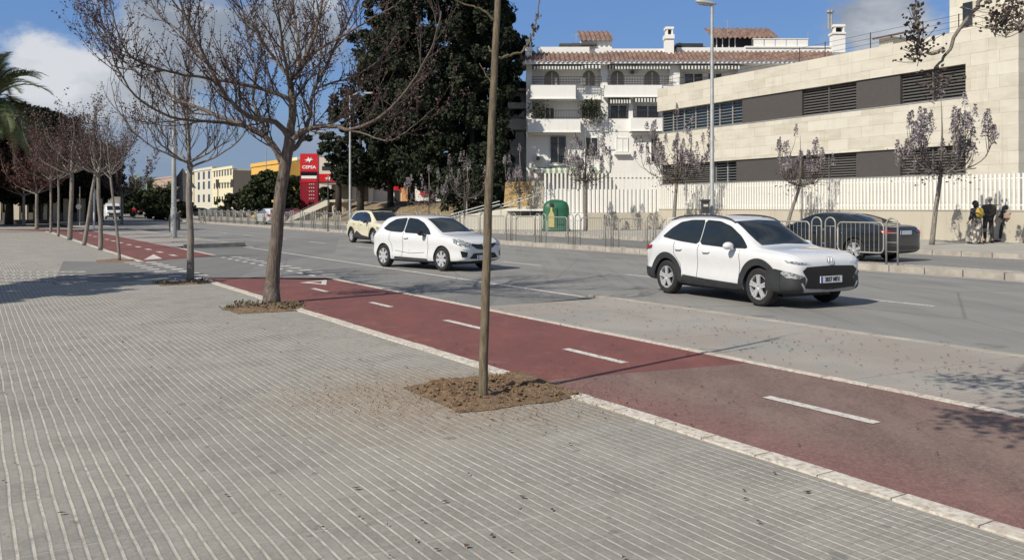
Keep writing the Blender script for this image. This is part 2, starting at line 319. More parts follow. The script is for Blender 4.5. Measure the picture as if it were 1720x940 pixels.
CL_LO, CL_HI, CL_BASE, CL_BLUE = (3.3,3.7,4.3), (8.2,8.4,8.7), (2.5,3.4,4.9), (1.5,3.3,7.4)
# ================================================================ GROUND
def sheet(name, pts, mat, z=None, cuts=0, **k):
    m = MB(); m.poly([Vector((p[0],p[1], p[2] if z is None else z)) for p in pts])
    return m.build(name, mat, kind='structure', **k)
m = MB(); m.poly([(-1500,-200,-.12),(1500,-200,-.12),(1500,3000,-.12),(-1500,3000,-.12)]); m.build('ground','ground_mat',kind='structure')
A0, A1 = 4.57, 7.02                       # cycle lane
B0, B1 = 19.6, 29.0                       # vehicle crossing
def strip(m, a0, a1, b0, b1, z0, z1=None, n=1):
    z1 = z0 if z1 is None else z1
    for i in range(n):
        p, q = b0+(b1-b0)*i/n, b0+(b1-b0)*(i+1)/n
        m.poly([S(a0,p,z0), S(a1,p,z1), S(a1,q,z1), S(a0,q,z0)])
    return m
m = MB(); strip(m, 9.9, 20.5, -40, 600, ZR); m.build('road','asphalt',kind='structure')
m = MB(); strip(m, -60, 4.45, -30, 110, 0); strip(m, 4.45, 7.1, -30, 75, -.004)
m.build('pavement','paving',kind='structure')
m = MB(); strip(m, 7.02, 9.9, -30, 12.4, 0); strip(m, 7.02, 9.9, 37.2, 110, .02)
m.build('verge','verge_tiles',kind='structure')
# kerb stones along the verge, and the blunt end of the kerb past the vehicle crossing
m = MB()
for b in np.arange(-8, 12.2, 1.0): m.prism([S(9.86,b,-.1),S(10.0,b,-.1),S(10.0,b+.985,-.1),S(9.86,b+.985,-.1)], (0,0,.106))
for b in np.arange(37.4, 100, 1.0): m.prism([S(9.86,b,-.1),S(10.02,b,-.1),S(10.02,b+.985,-.1),S(9.86,b+.985,-.1)], (0,0,.13))
m.build('kerb','kerb_stone',kind='structure')
m = MB(); m.prism([S(7.3,36.5,-.06),S(9.95,37.3,-.06),S(9.95,37.5,-.06),S(7.3,36.7,-.06)], (0,0,.2)); m.build('kerb_end','kerb_stone',kind='structure')
# vehicle crossing
m = MB()
m.poly([S(1.5,20.9,.004),S(4.5,20.9,.004),S(7.05,18.7,.004),S(7.05,30.1,.004),S(4.4,27.8,.004),S(2.4,29.5,.004)])
m.poly([S(7.05,12.3,.004),S(9.9,12.9,-.046),S(9.9,37.3,-.046),S(7.05,36.5,.004)])
m.build('vehicle_crossing','asphalt_side',kind='structure')
# cycle lane: near and far stretches
m = MB()
for i in range(60):
    b = -12 + 31.2*i/60; b2 = -12+31.2*(i+1)/60
    m.poly([S(A0,b,.004),S(A1,b,.004),S(A1,b2,.004),S(A0,b2,.004)])
m.poly([S(A0,19.2,.004),S(A1,19.2,.004),S(A1,19.3,.004),S(A0,20.97,.004)])
m.poly([S(4.42,27.8,.008),S(A1,30.1,.008),S(A1+.1,66,.008),S(4.7,66,.008)])
m.poly([S(4.7,66,.008),S(A1+.1,66,.008),S(5.5,72,.008),S(-6,76,.008),S(-6,73,.008),S(2,70.5,.008)])
m.build('cycle_lane','red_lane',kind='structure')
rng = random.Random(3)
m = MB()
def border(a0, a1, b0, b1, z, step=.5, wob=.03):
    b = b0; w0 = rng.uniform(-wob, wob)
    while b < b1:
        q = min(b+step, b1); w1 = .6*w0 + rng.uniform(-wob, wob)*.6
        m.prism([S(a0+w0,b,z-.02),S(a1+w0+rng.uniform(-.012,.012),b,z-.02),S(a1+w1+rng.uniform(-.012,.012),q-.006,z-.02),S(a0+w1,q-.006,z-.02)], (0,0,.02+.006))
        w0 = w1; b = q
border(4.43, 4.58, -12, 20.9, .006, wob=.022); border(7.0, 7.1, -12, 18.9, .006, wob=.012)
border(4.28, 4.42, 27.9, 66, .008); border(7.0, 7.12, 30.2, 66, .008)
m.build('lane_border','white_border',kind='structure')
m = MB(); strip(m, 9.72, 9.84, 13.0, 37, -.036); strip(m, 20.15, 20.27, -20, 200, ZR+.005)
b = 12.6
for k in range(-3, 26): bb = 8.7 + k*6.0 - 6; strip(m, 13.95, 14.07, bb, bb+2.2, ZR+.005)
strip(m, 10.15, 10.25, 37, 160, ZR+.005)
m.build('road_marking','road_paint',kind='structure')
m = MB()
for k in range(-4, 5):
    bb = 4.11 + 3.0*k; strip(m, 5.82, 5.93, bb, bb+(1.08 if k<3 else .85), .009)
for k in range(13): bb = 30.5 + 2.4*k; strip(m, 5.75, 5.92, bb, bb+.9, .013)
def outline(p, q, r, z, f=.55):
    c = (p+q+r)/3; i = [c+(x-c)*f for x in (p,q,r)]; o = [p,q,r]
    for j in range(3): m.poly([Vector((*v[:2],z)) for v in (o[j],o[(j+1)%3],i[(j+1)%3],i[j])])
outline(G(503,475),G(549,470.5),G(548,479),.009,.45)
p = [G(241,437),G(273,435),G(258,427.5)]; m.poly([Vector((*v[:2],.013)) for v in p])
m.build('lane_marking','road_paint',kind='structure')
m = MB()                                   # paired squares across the vehicle crossing
for k in range(11):
    bb = 19.9+.86*k
    m.poly([S(6.9,bb,.009),S(7.04,bb+.1,.009),S(7.04,bb+.5,.009),S(6.9,bb+.4,.009)]); m.poly([S(7.25,bb+.2,.007),S(7.62,bb+.3,.001),S(7.62,bb+.6,.001),S(7.25,bb+.5,.007)])
for k in range(8):
    bb = 21.3+.85*k; a = 4.55-.02*k
    m.poly([S(a,bb,.009),S(a+.3,bb,.009),S(a+.3,bb+.4,.009),S(a,bb+.4,.009)]); m.poly([S(a-.55,bb+.3,.009),S(a-.25,bb+.3,.009),S(a-.25,bb+.6,.009),S(a-.55,bb+.6,.009)])
for r in range(4):                          # pale ribbed band at the left
    for k in range(12): q = G(-30+k*14, 474-r*5.5); u = S(1,0)*.28; w = S(0,1)*.25; q.z = .006; m.poly([q,q+u,q+u+w,q+w])
m.build('crossing_marking','road_paint',kind='structure')
# far side: median, second carriageway, far pavement, banks
m = MB(); strip(m, 20.62, 21.35, -20, 112, ZM); m.build('median','far_paving',kind='structure')
m = MB()
for b in np.arange(-12, 112, 1.0): m.prism([S(20.5,b,-.1),S(20.66,b,-.1),S(20.66,b+.97,-.1),S(20.5,b+.97,-.1)], (0,0,.1+ZM+.012+rng.uniform(-.006,.006)))
for b in np.arange(-12, 112, 1.0): m.prism([S(21.3,b,-.1),S(21.42,b,-.1),S(21.42,b+.97,-.1),S(21.3,b+.97,-.1)], (0,0,.1+ZM+.008))
m.build('median_kerb','kerb_stone',kind='structure')
m = MB(); strip(m, 21.4, 27.3, -20, 400, ZF); m.build('second_road','asphalt_side',kind='structure')
m = MB(); strip(m, 27.4, 60, -20, 56, ZP); strip(m, 27.4, 31.2, 56, 160, ZP); m.build('far_pavement','far_paving',kind='structure')
m = MB()
for b in np.arange(-12, 130, 1.0): m.prism([S(27.25,b,-.1),S(27.42,b,-.1),S(27.42,b+.97,-.1),S(27.25,b+.97,-.1)], (0,0,.1+ZP+.012+rng.uniform(-.006,.006)))
m.build('far_kerb','kerb_stone',kind='structure')
m = MB(); nb, na = 60, 12                   # grassy bank
def bank_z(a, b):
    t = max(0, min(1, (a-31.0)/6.5)); t = t*t*(3-2*t); e = max(0, min(1, (b-54)/4))*max(0, min(1,(118-b)/22))
    return ZP + 1.95*t*e + .10*math.sin(a*2.1+b*.7)*t*e
for i in range(nb+1):
    for j in range(na+1):
        a = 31.0 + j*(1.0 if j < 9 else 1.0) + (0 if j < 9 else (j-8)**2*1.5); b = 54+i*1.1; m.v.append(tuple(S(a,b,bank_z(a,b))))
for i in range(nb):
    for j in range(na): k = i*(na+1)+j; m.f.append((k,k+1,k+na+2,k+na+1))
m.build('bank','dry_grass',kind='structure',smooth=True)
# soil pits
def soil_patch(name, pts, h, seed, mat='soil', res=.045):
    from mathutils import noise as nz
    c = sum(pts, Vector())/len(pts); ring_=[]
    for i in range(len(pts)):
        p, q = pts[i], pts[(i+1)%len(pts)]; k = max(1, int((q-p).length/.04))
        for j in range(k):
            v = p.lerp(q, j/k); d = (v-c).normalized(); ring_.append(v + d*(.035*nz.noise(v*6+Vector((seed,0,0)))+.02*nz.noise(v*21)))
    bm = bmesh.new(); f = bm.faces.new([bm.verts.new(p) for p in ring_])
    xs = [p.x for p in pts]; ys = [p.y for p in pts]
    for ax, lo, hi in ((0,min(xs),max(xs)),(1,min(ys),max(ys))):
        v = lo+res
        while v < hi:
            co = Vector((v,0,0)) if ax==0 else Vector((0,v,0)); no = Vector((1,0,0)) if ax==0 else Vector((0,1,0))
            bmesh.ops.bisect_plane(bm, geom=bm.verts[:]+bm.edges[:]+bm.faces[:], plane_co=co, plane_no=no); v += res
    r2 = random.Random(seed); from mathutils import noise as nz
    n = len(pts)
    for v in bm.verts:
        d = min(((q-v.co).to_2d()).length for q in ring_)
        e = min(1, d/.20)
        v.co.z = .004 + h*e*(.40+.45*nz.noise(v.co*2.2)+.5*nz.noise(v.co*8)+.4*nz.noise(v.co*21)) + (.018*r2.random()*e)
    me = bpy.data.meshes.new(name); bm.to_mesh(me); bm.free(); me.shade_smooth()
    return link(name, me, mat, kind='structure')
soil_patch('planting_pit', [G(676,651),G(715,644),G(765,639),G(815,634),G(862,625),G(893,629),G(935,646),G(984,663),G(930,675),G(880,680),G(825,689),G(772,694),G(725,673)], .09, 1)
soil_patch('planting_pit', [G(370,517),G(410,513),G(470,508),G(514,514),G(505,522),G(400,527)], .05, 2, res=.08)
soil_patch('planting_pit', [G(258,475),G(300,472),G(358,472),G(362,476),G(270,480)], .03, 3, res=.1)
soil_patch('planting_pit', [G(160,437),G(200,435),G(232,436),G(225,440),G(165,441)], .03, 4, res=.15)
# scattered fallen seed husks and clods
r_ = np.random.default_rng(5)
def ground_pts(n, a0, a1, b0, b1, z): a = r_.uniform(a0,a1,n); b = r_.uniform(b0,b1,n); return np.stack([a*CS-b*SN, a*SN+b*CS, np.full(n,z)],1)
P = np.concatenate([ground_pts(900,7.2,9.7,2,12,.012), ground_pts(220,7.1,9.7,12,18,.0), ground_pts(420,-2,4.3,3,13,.012), ground_pts(150,4.6,7,2,16,.016), ground_pts(260,9.9,10.4,2,12,-.04)])
P = P[(r_.random(len(P)) < .3+.7*(np.sin(P[:,0]*3.1)*np.sin(P[:,1]*2.3) > 0))]
V, Fc = cards(P, .022, r_); V[:,2] = np.repeat(P[:,2],4) + np.abs(V[:,2]-np.repeat(P[:,2],4))*.5
npmesh('fallen_husks', V, Fc, 'litter', kind='stuff', label='dark dry seed husks scattered over the tiles and lane', cat='litter')
m = MB(); rc = random.Random(12)
for i in range(520):
    t_u, t_v = rc.random(), rc.random(); p = G(690+285*t_u, 660, 0)
    a_ = G(690,652).lerp(G(862,630), t_u); b_ = G(772,690).lerp(G(975,664), t_u); p = a_.lerp(b_, t_v); s_ = rc.choice((.008,.011,.015,.022,.03))*rc.uniform(.7,1.1)
    z = .03+.05*min(t_v,1-t_v,t_u,1-t_u)*3; vs=[]
    for d in ((1,0,0),(0,1,0),(-1,0,0),(0,-1,0),(0,0,1),(0,0,-1)): vs.append((p.x+d[0]*s_*rc.uniform(.6,1.2), p.y+d[1]*s_*rc.uniform(.6,1.2), z+d[2]*s_*.7))
    m.add(vs, [(0,1,4),(1,2,4),(2,3,4),(3,0,4),(1,0,5),(2,1,5),(3,2,5),(0,3,5)])
m.build('soil_clods','soil',kind='stuff',label='loose clods of brown earth lying in the planting pit of the sapling',cat='soil')
c0 = G(790,666); P = np.stack([c0.x + r_.normal(-.1,.8,4200), c0.y + r_.normal(0,.5,4200), np.full(4200,.02)],1)
V, Fc = cards(P, .011, r_); V[:,2] = .012 + np.abs(V[:,2]-.02)
npmesh('soil_crumbs', V, Fc, 'crumbs', kind='stuff', label='brown soil crumbs spilled on the tiles round the planting pit', cat='soil')
for (x,y,w,n,sd) in ((445,516,62,500,1),(305,475,48,120,2)):
    c0 = G(x,y); P = np.stack([c0.x + r_.uniform(-1,1,n)*w/F*c0.y, c0.y + r_.uniform(-.45,.45,n), r_.uniform(.01,.07,n)],1)
    V, Fc = cards(P, .03, r_); V[:,2] = np.abs(V[:,2])
    npmesh('weeds', V, Fc, 'weed', kind='stuff', label='low dry weeds in the planting pit of the %s' % ('large bare tree' if sd==1 else 'slender bare tree by the vehicle crossing'), cat='weeds')

# ================================================================ BUILDINGS
def opening(m, x0, x1, z0, z1, y, d=.0): m.box((x0,y-.02,z0),(x1,y+.02+d,z1))

def apartments():
    D = 79.0; k = D/F
    X = lambda px, y=0: (px-860)*(D+y)/F
    Z = lambda py, y=0: EYE - (py-HOR)*(D+y)/F
    t = thing('apartment_building','white apartment block with tiled roof, balconies and striped awnings behind the slatted fence','building',(X(1100),D,0))
    t_inv = Matrix.Translation((-X(1100),-D,0))
    def B(m): m.v = [tuple(t_inv @ Vector(v)) for v in m.v]; return m
    def bx(m, px0, px1, py0, py1, y0, y1): m.box((X(px0,y0),D+y0,Z(py1,y0)),(X(px1,y0),D+y1,Z(py0,y0))); return m
    # carcass: recessed wall behind the balconies and the piers standing forward
    w = MB()
    bx(w, 886, 1440, 106, 392, 1.0, 12)
    for p0,p1,a,b in ((884,894,106,392),(1009,1021,108,221),(1125,1142,110,392),(1056,1063,160,221)): bx(w,p0,p1,a,b,0,.99)
    bx(w, 894,1125,221,392,.15,.99); bx(w,975,1056,199,220.9,.12,.99)
    bx(w,1240,1252,112,392,0,.99); bx(w,1340,1352,112,392,0,.99); bx(w,1425,1440,112,392,0,.99)
    bx(w,893,1142,160.5,164,.02,.98)
    B(w).build('wall','white_wall',t)
    for (a,b,c,d,y) in ((891,967,143,165,-.9),(967,1009,146,166,-.1),(1015,1112,143,162,-.5),(1112,1240,142,160,-.3),(886,975,200,221,-.9),(1060,1122,198,219,-.5),(1260,1420,140,160,-.4)):
        q = MB(); bx(q,a,b,c,d,y,.97); bx(q,a-1,b+1,d+.02,d+1.4,y-.12,.96); B(q).build('balcony','white_wall',t)
    q = MB(); bx(q,886,975,223,227,-.35,.15); B(q).build('ledge','white_wall',t); q = MB(); bx(q,1060,1122,222,226,-.3,.15); B(q).build('ledge','white_wall',t)
    # eaves and tiled roof
    q = MB(); bx(q,876,1025,103.5,107.5,-.8,3); bx(q,1025,1410,103,106.6,-.6,3); B(q).build('eaves','white_wall',t)
    def tiles(x0,x1,ye,yr,y0,y1,name='roof'):
        q = MB(); n = int((x1-x0)*k/.42)
        for i in range(n*6+1):
            px = x0+(x1-x0)*i/(n*6); ph = i/6*2*math.pi; h = .12*max(-.5,math.sin(ph))
            q.v.append((X(px,y0),D+y0,Z(ye,y0)+h)); q.v.append((X(px,y0),D+y1,Z(yr,y1)+h))
        for i in range(n*6): a=2*i; q.f.append((a,a+2,a+3,a+1))
        return B(q)
    tiles(873,1027,104,89,-.9,1.6).build('roof','roof_tile',t,smooth=True)
    tiles(1023,1412,103.2,87,-.7,1.6).build('roof','roof_tile',t,smooth=True)
    q = MB(); bx(q,902,990,79,90,2.2,2.6); bx(q,1000,1118,82,90,2.2,2.6); bx(q,1138,1400,80,90,2.2,2.6); bx(q,1252,1400,77.5,80.2,2.1,2.7); B(q).build('parapet','white_wall',t)
    q = MB(); bx(q,976,1028,67,84,3.4,6.5); B(q).build('penthouse','white_wall',t)
    tiles(974,1031,68,53,3.0,6.6).build('penthouse_roof','roof_tile',t,smooth=True)
    q = MB(); bx(q,1240,1300,62,84,4.4,7.5); B(q).build('penthouse','white_wall',t)
    q = MB(); bx(q,1198,1262,63,84,4.2,4.35); B(q).build('porch_shade','dark_void',t)  # dark sheet standing in for the shade beneath the porch roof
    tiles(1196,1310,64,48,3.6,7.2).build('penthouse_roof','roof_tile',t,smooth=True)
    q = MB(); q.poly([(X(1195),D+3.6,Z(64)),(X(1204),D+3.6,Z(67)),(X(1204),D+5,Z(67)),(X(1196),D+5,Z(49))]); B(q).build('barge_board','white_paint',t)
    q = MB()
    for x in (1203,1213,1224,1234): bx(q,x,x+1.5,64,80,4.1,4.2)
    B(q).build('porch_post','white_paint',t)
    q = MB()
    for i in range(5): bx(q,1266+i*18.5,1283+i*18.5,66,78,2.25,2.32)
    bx(q,1265,1358,64.8,66,2.2,2.4); B(q).build('terrace_screen','white_paint',t)
    q = MB(); bx(q,940,975,73,75.5,3,4.6); bx(q,960,1003,72.5,75,2.4,3.8); B(q).build('terrace_awning','panel_dark',t)
    q = MB(); c = [(X(1135),D+2.7,Z(74)),(X(1182),D+2.7,Z(71)),(X(1182),D+5,Z(71)),(X(1135),D+5,Z(74))]; ap=(X(1155),D+3.9,Z(58))
    q.add(c+[ap],[(0,1,4),(1,2,4),(2,3,4),(3,0,4)]); bx(q,1136,1181,73,81,3.2,4.8); B(q).build('roof_gazebo','tent',t)
    def chimney(px,w,ytop,ybot,pipes=False,y=1.2):
        q = MB(); bx(q,px-w/2,px+w/2,ytop+20 if not pipes else ytop+16,ybot,y,y+1); B(q)
        c_ = q.build('chimney','white_wall',t)
        q = MB(); bx(q,px-w/2-1,px+w/2+1,ytop+13,ytop+16 if pipes else ytop+20,y-.1,y+1.1); bx(q,px-w/2+1.5,px-w/2+4,ytop+4,ytop+13,y,y+.9); bx(q,px+w/2-4,px+w/2-1.5,ytop+4,ytop+13,y,y+.9); bx(q,px-w/2,px+w/2,ytop,ytop+4,y-.05,y+.95); B(q).build('cowl','white_wall',c_)
        q = MB(); bx(q,px-w/2+4,px+w/2-4,ytop+4,ytop+13,y+.5,y+.9); B(q).build('flue','dark_void',c_)
        if pipes:
            q = MB()
            for dx in (-4,1): q.tube([(X(px+dx),D+y+.5,Z(ytop+1)),(X(px+dx),D+y+.5,Z(10))],.1,8); q.tube([(X(px+dx),D+y+.5,Z(13)),(X(px+dx),D+y+.5,Z(9))],.22,8)
            B(q).build('flue_pipe','steel',c_)
    chimney(1125,14,45,93); chimney(1410,20,41,88,True,1.6); chimney(888,11,66,98,False,.6)
    # openings
    gl = []
    def win(px0,px1,py0,py1,y,mat='window_glass',arch=False,bars=False):
        q = MB()
        if arch:
            cx=(X(px0,y)+X(px1,y))/2; r=(X(px1,y)-X(px0,y))/2; zb=Z(py1,y); zt=Z(py0,y)-r
            pts=[(cx-r,D+y-.03,zb),(cx+r,D+y-.03,zb)]+[(cx+r*math.cos(a),D+y-.03,zt+r*math.sin(a)) for a in [math.pi*i/12 for i in range(13)]]
            q.prism(pts,(0,.06,0))
        else: bx(q,px0,px1,py0,py1,y-.04,y+.02)
        o = B(q).build('window',mat,t)
        f = MB(); yy=y-.08
        if not arch:
            bx(f,px0-1,px0,py0-1,py1+1,yy,y); bx(f,px1,px1+1,py0-1,py1+1,yy,y); bx(f,px0,px1,py0-1,py0,yy,y); bx(f,px0,px1,py1,py1+1,yy,y)
        f.box((X((px0+px1)/2,y)-.04,D+yy,Z(py1,y)),(X((px0+px1)/2,y)+.04,D+y-.045,Z(py0 if not arch else py0+3,y)))
        B(f).build('frame','white_paint',o)
        if bars:
            f = MB(); n=int((px1-px0)/3.2)
            for i in range(n+1): x=px0+(px1-px0)*i/n; f.tube([(X(x),D+y-.2,Z(py1)),(X(x),D+y-.2,Z(py0))],.022,4)
            for j in range(5): z=Z(py0+(py1-py0)*j/4); f.tube([(X(px0),D+y-.2,z),(X(px1),D+y-.2,z)],.022,4)
            B(f).build('grille','rail_iron',o)
    for a,b in ((914,940),(979,999),(1026,1048),(1082,1108)): win(a,b,119,144,1.0,'arch_shutter',arch=True)
    win(1150,1180,124,143,1.0); win(1190,1212,124,143,1.0); win(1280,1310,120,140,1.0); win(1370,1400,120,140,1.0)
    win(917,930,182,204,1.0,'dark_void'); win(977,1000,180,200,1.0); win(1026,1052,178,200,1.0); win(1070,1106,178,200,1.0)
    win(925,950,230,273,.15,bars=True); win(983,1003,232,262,.15,bars=True); win(1036,1054,232,254,.15,'white_wall'); win(1094,1112,232,272,.15)
    win(925,950,318,345,.15); win(1090,1110,318,340,.15)
    q = MB(); bx(q,1032,1058,256,259.5,-.25,.15); bx(q,922,953,275,278,-.25,.15); B(q).build('sill','white_wall',t)
    # railings
    def rail(px0,px1,py0,py1,y,lat=False):
        q = MB(); n=int((px1-px0)/2.6)
        for i in range(n+1): x=X(px0+(px1-px0)*i/n); q.tube([(x,D+y,Z(py1)),(x,D+y,Z(py0))],.022,4)
        for z in (py0,py1-1)+((py0+(py1-py0)*.4,py0+(py1-py0)*.7) if lat else ()): q.tube([(X(px0),D+y,Z(z)),(X(px1),D+y,Z(z))],.03,4)
        B(q).build('railing','rail_iron',t)
    rail(893,1009,131,143,-.8,True); rail(1019,1128,129,143,-.4,True); rail(1140,1240,131,142,-.2); rail(887,1009,187,200,-.8); rail(1023,1056,187,199,.1); rail(1063,1122,185,198,-.4)
    q = MB(); bx(q,975,984,131,142,-.7,-.6); bx(q,932,936,131,142,-.7,-.6); B(q).build('balcony_screen','white_paint',t)
    # awnings: alternate stripes
    def awning(px0,px1,py0,py1,y0,y1,n,dark='awning_dark'):
        for par,mt in ((0,dark),(1,'awning_light')):
            q = MB()
            for i in range(n):
                if i%2!=par: continue
                a=X(px0+(px1-px0)*i/n); b=X(px0+(px1-px0)*(i+1)/n)
                z0,z1=Z(py0),Z(py1); sc=.06*math.cos(i)
                q.add([(a,D+y1,z0),(b,D+y1,z0),(b,D+y0,z1+.15),(a,D+y0,z1+.15),(a,D+y0,z1-.15),(b,D+y0,z1-.15)],[(0,1,2,3),(3,2,5,4)])
            B(q).build('awning',mt,t)
    awning(894,978,110,116,-.7,.4,34); awning(978,1007,108,115,-.9,.4,10); awning(1020,1124,110,114.5,-.4,.4,42); awning(1140,1240,109,115,-.5,.4,36)
    awning(1022,1058,161,172,-.5,.3,16); awning(1063,1108,159,170,-.6,.3,18); awning(894,1016,281,289,-1.0,.1,26,'awning_green')
    # air conditioners
    def ac(px,py,y):
        q = MB(); bx(q,px,px+14,py,py+9,y-.45,y); o=B(q).build('air_conditioner','ac_white',t)
        q = MB(); q.lathe([(.0,0),(.2,0),(.2,.02),(.0,.02)],16,Matrix.Translation((X(px+5.5)-X(1100),y-.47,Z(py+4.5)))@Matrix.Rotation(R(90),4,'X')); q.build('fan','louvre',o)
    ac(1058,116,.9); ac(898,262,.15); ac(896,170,1.0); ac(956,262,.15)
    # shaded left wing
    q = MB(); bx(q,838,886,152,392,5.0,14); bx(q,853,886,200,218,3.6,5); bx(q,853,886,172,182,3.6,5); B(q).build('side_wing','white_wall',t)
    tiles(846,886,150,138,3.5,6.5).build('side_roof','roof_tile',t,smooth=True)
    q = MB(); bx(q,846,886,149,152,3.4,6); B(q).build('eaves','white_wall',t)
    q = MB(); q.prism([(X(832),D+4.9,Z(218)),(X(838),D+4.9,Z(205)),(X(849),D+4.9,Z(194)),(X(856),D+4.9,Z(194)),(X(864),D+4.9,Z(222)),(X(858),D+4.9,Z(212)),(X(850),D+4.9,Z(206)),(X(842),D+4.9,Z(222))],(0,-1.2,0)); B(q).build('stair_parapet','white_wall',t)
    for a,b,c,d in ((857,880,182,196),(860,880,222,246),(860,880,262,288)): win(a,b,c,d,5.0)
    # leafy pots on the balconies
    for (px,py,n) in ((905,190,500),(990,183,650),(1003,192,200)):
        P = np.array([X(px)-X(1100),-.6,Z(py)]) + r_.normal(size=(n,3))*np.array([.45,.25,.45]); V,Fc = cards(P,.1,r_); npmesh('balcony_plant',V,Fc,'broadleaf',t)
    q = MB(); q.tube([(X(1245),D+5,Z(80)),(X(1245),D+5,Z(14))],.03,4); q.tube([(X(1236),D+5,Z(15)),(X(1246),D+5,Z(19))],.02,4)
    q.tube([(X(973),D+4,Z(70)),(X(973),D+4,Z(42))],.03,4); q.tube([(X(966),D+4,Z(46)),(X(979),D+4,Z(43))],.04,4)
    q.tube([(X(1376),D+3,Z(80)),(X(1376),D+3,Z(42))],.03,4)
    B(q).build('aerial','galv',t)
apartments()

PH = math.atan2(780, F)                      # stone building runs PH left of the view
CB, SB = math.cos(PH), math.sin(PH)
def SBp(d, b, z=0): return Vector((d*CB - b*SB, d*SB + b*CB, z))
def b_at(px, d):                             # along-coordinate where the facade plane meets the sight line px
    x = (px-860)/F; D = d/(x*CB+SB); return -x*D*SB + D*CB
def stone_building():
    d0 = 40.7
    b_r = b_at(1711, d0); b_l = b_at(1104, d0); org = SBp(d0, b_r)
    t = thing('stone_clad_building','long cream stone clad building with two dark window bands on the right','building',org, PH)
    # local frame: x outwards from the street (depth), y along the facade (away)
    L = b_l-b_r; H = 10.55
    y = lambda px: b_at(px,d0)-b_r
    y0, yE = y(1622), L
    w = MB()
    w.box((0,0,0),(14,L,3.31)); w.box((0,0,4.79),(14,L,7.19)); w.box((0,0,8.85),(14,L,H)); w.box((0,0,3.31),(14,y0,4.79)); w.box((0,0,7.19),(14,y0,8.85))
    w.build('wall','travertine',t)
    q = MB(); q.box((.55,y0,3.312),(1.0,L,4.788)); q.box((.80,y0,7.192),(1.0,L,8.848)); q.build('recess_wall','panel_dark',t)
    for z0,z1 in ((3.31,4.79),(7.19,8.85)):
        for a,b in ((1345,1235 if z0<4 else 1245),(1510,1437)):
            q = MB(); q.box((.10,y(a),z0+.005),(.5,y(b),z1-.005)); q.build('dark_panel','panel_dark',t)
        for a,b in ((1622,1510),(1437,1345)) + (((1195,1106),) if z0<4 else ()):
            q = MB(); ya,yb=y(a),y(b); n=10
            for i in range(n):
                zz=z0+(z1-z0)*(i+.5)/n; M=Matrix.Translation((.32,0,zz))@Matrix.Rotation(R(-35),4,'Y')
                q.box((-.11,ya+.03,-.018),(.11,yb-.03,.018),M)
            q.box((.15,(ya+yb)/2-.03,z0),(.4,(ya+yb)/2+.03,z1)); q.box((.14,ya,z0+.003),(.4,ya+.05,z1-.003))
            q.build('louvre','louvre',t)
    for a,b,z0,z1 in ((1245,1106,7.19,8.85),(1235,1195,3.31,4.79)):
        q = MB(); q.box((.50,y(a),z0+.004),(.54,y(b),z1-.004)); o=q.build('window','window_glass',t)
        q = MB(); ya,yb=y(a),y(b); n=int((yb-ya)/1.4)+1
        for i in range(n+1): yy=ya+(yb-ya)*i/n; q.box((.40,yy-.04,z0),(.49,yy+.04,z1))
        for i in range(8): zz=z0+(z1-z0)*(i+.5)/8; q.box((.38,ya,zz-.012),(.47,yb,zz+.012))
        q.build('frame','galv',o)
    q = MB(); q.box((-.03,y0,3.27),(.5,L,3.315)); q.box((-.03,y0,7.15),(.5,L,7.195)); q.build('sill','galv',t)
    q = MB(); yt = y(1585)
    q.box((2.2,-.0,H+.002),(14,yt+1.2,H+9)); q.build('tower','travertine',t)
    q = MB(); q.box((2.12,y(1651)+2.0,H+.65),(2.25,y(1634)+2.0,H+1.9)); o=q.build('window','window_glass',t)
    q = MB(); q.box((2.1,y(1634)+1.98,H+.65),(2.24,y(1628)+2,H+1.9)); q.build('frame','pale_wall',o)
    q = MB()
    for px in (1333,1376,1452,1600,1540): yy=y(px); q.tube([(.5,yy,H),(.5,yy,H+1.0)],.03,5)
    for z in (.35,.65,.95): q.tube([(.5,y(1690),H+z),(.5,L,H+z)],.012,4)
    q.build('roof_rail','rail_iron',t)
    # small roof pavilion further back on the left
    ya_,yb_=b_at(1507,d0+5)-b_r,b_at(1472,d0+5)-b_r; zz=EYE+(HOR-60)*(SBp(d0+5,b_r+ya_).y)/F; q=MB(); q.box((5,ya_+.3,H+.002),(7.5,yb_-.2,zz)); q.build('roof_hut','pale_wall',t)
    q=MB(); zt_=zz+.75
    for i in range(61):
        v=i/60; h=.06*math.sin(i*1.6); q.v+= [(4.6,ya_+v*(yb_-ya_),zz+h),(7.8,ya_+v*(yb_-ya_),zt_+h)]
    for i in range(60): q.f.append((2*i,2*i+1,2*i+3,2*i+2))
    q.build('hut_roof','roof_tile',t,smooth=True)
stone_building()

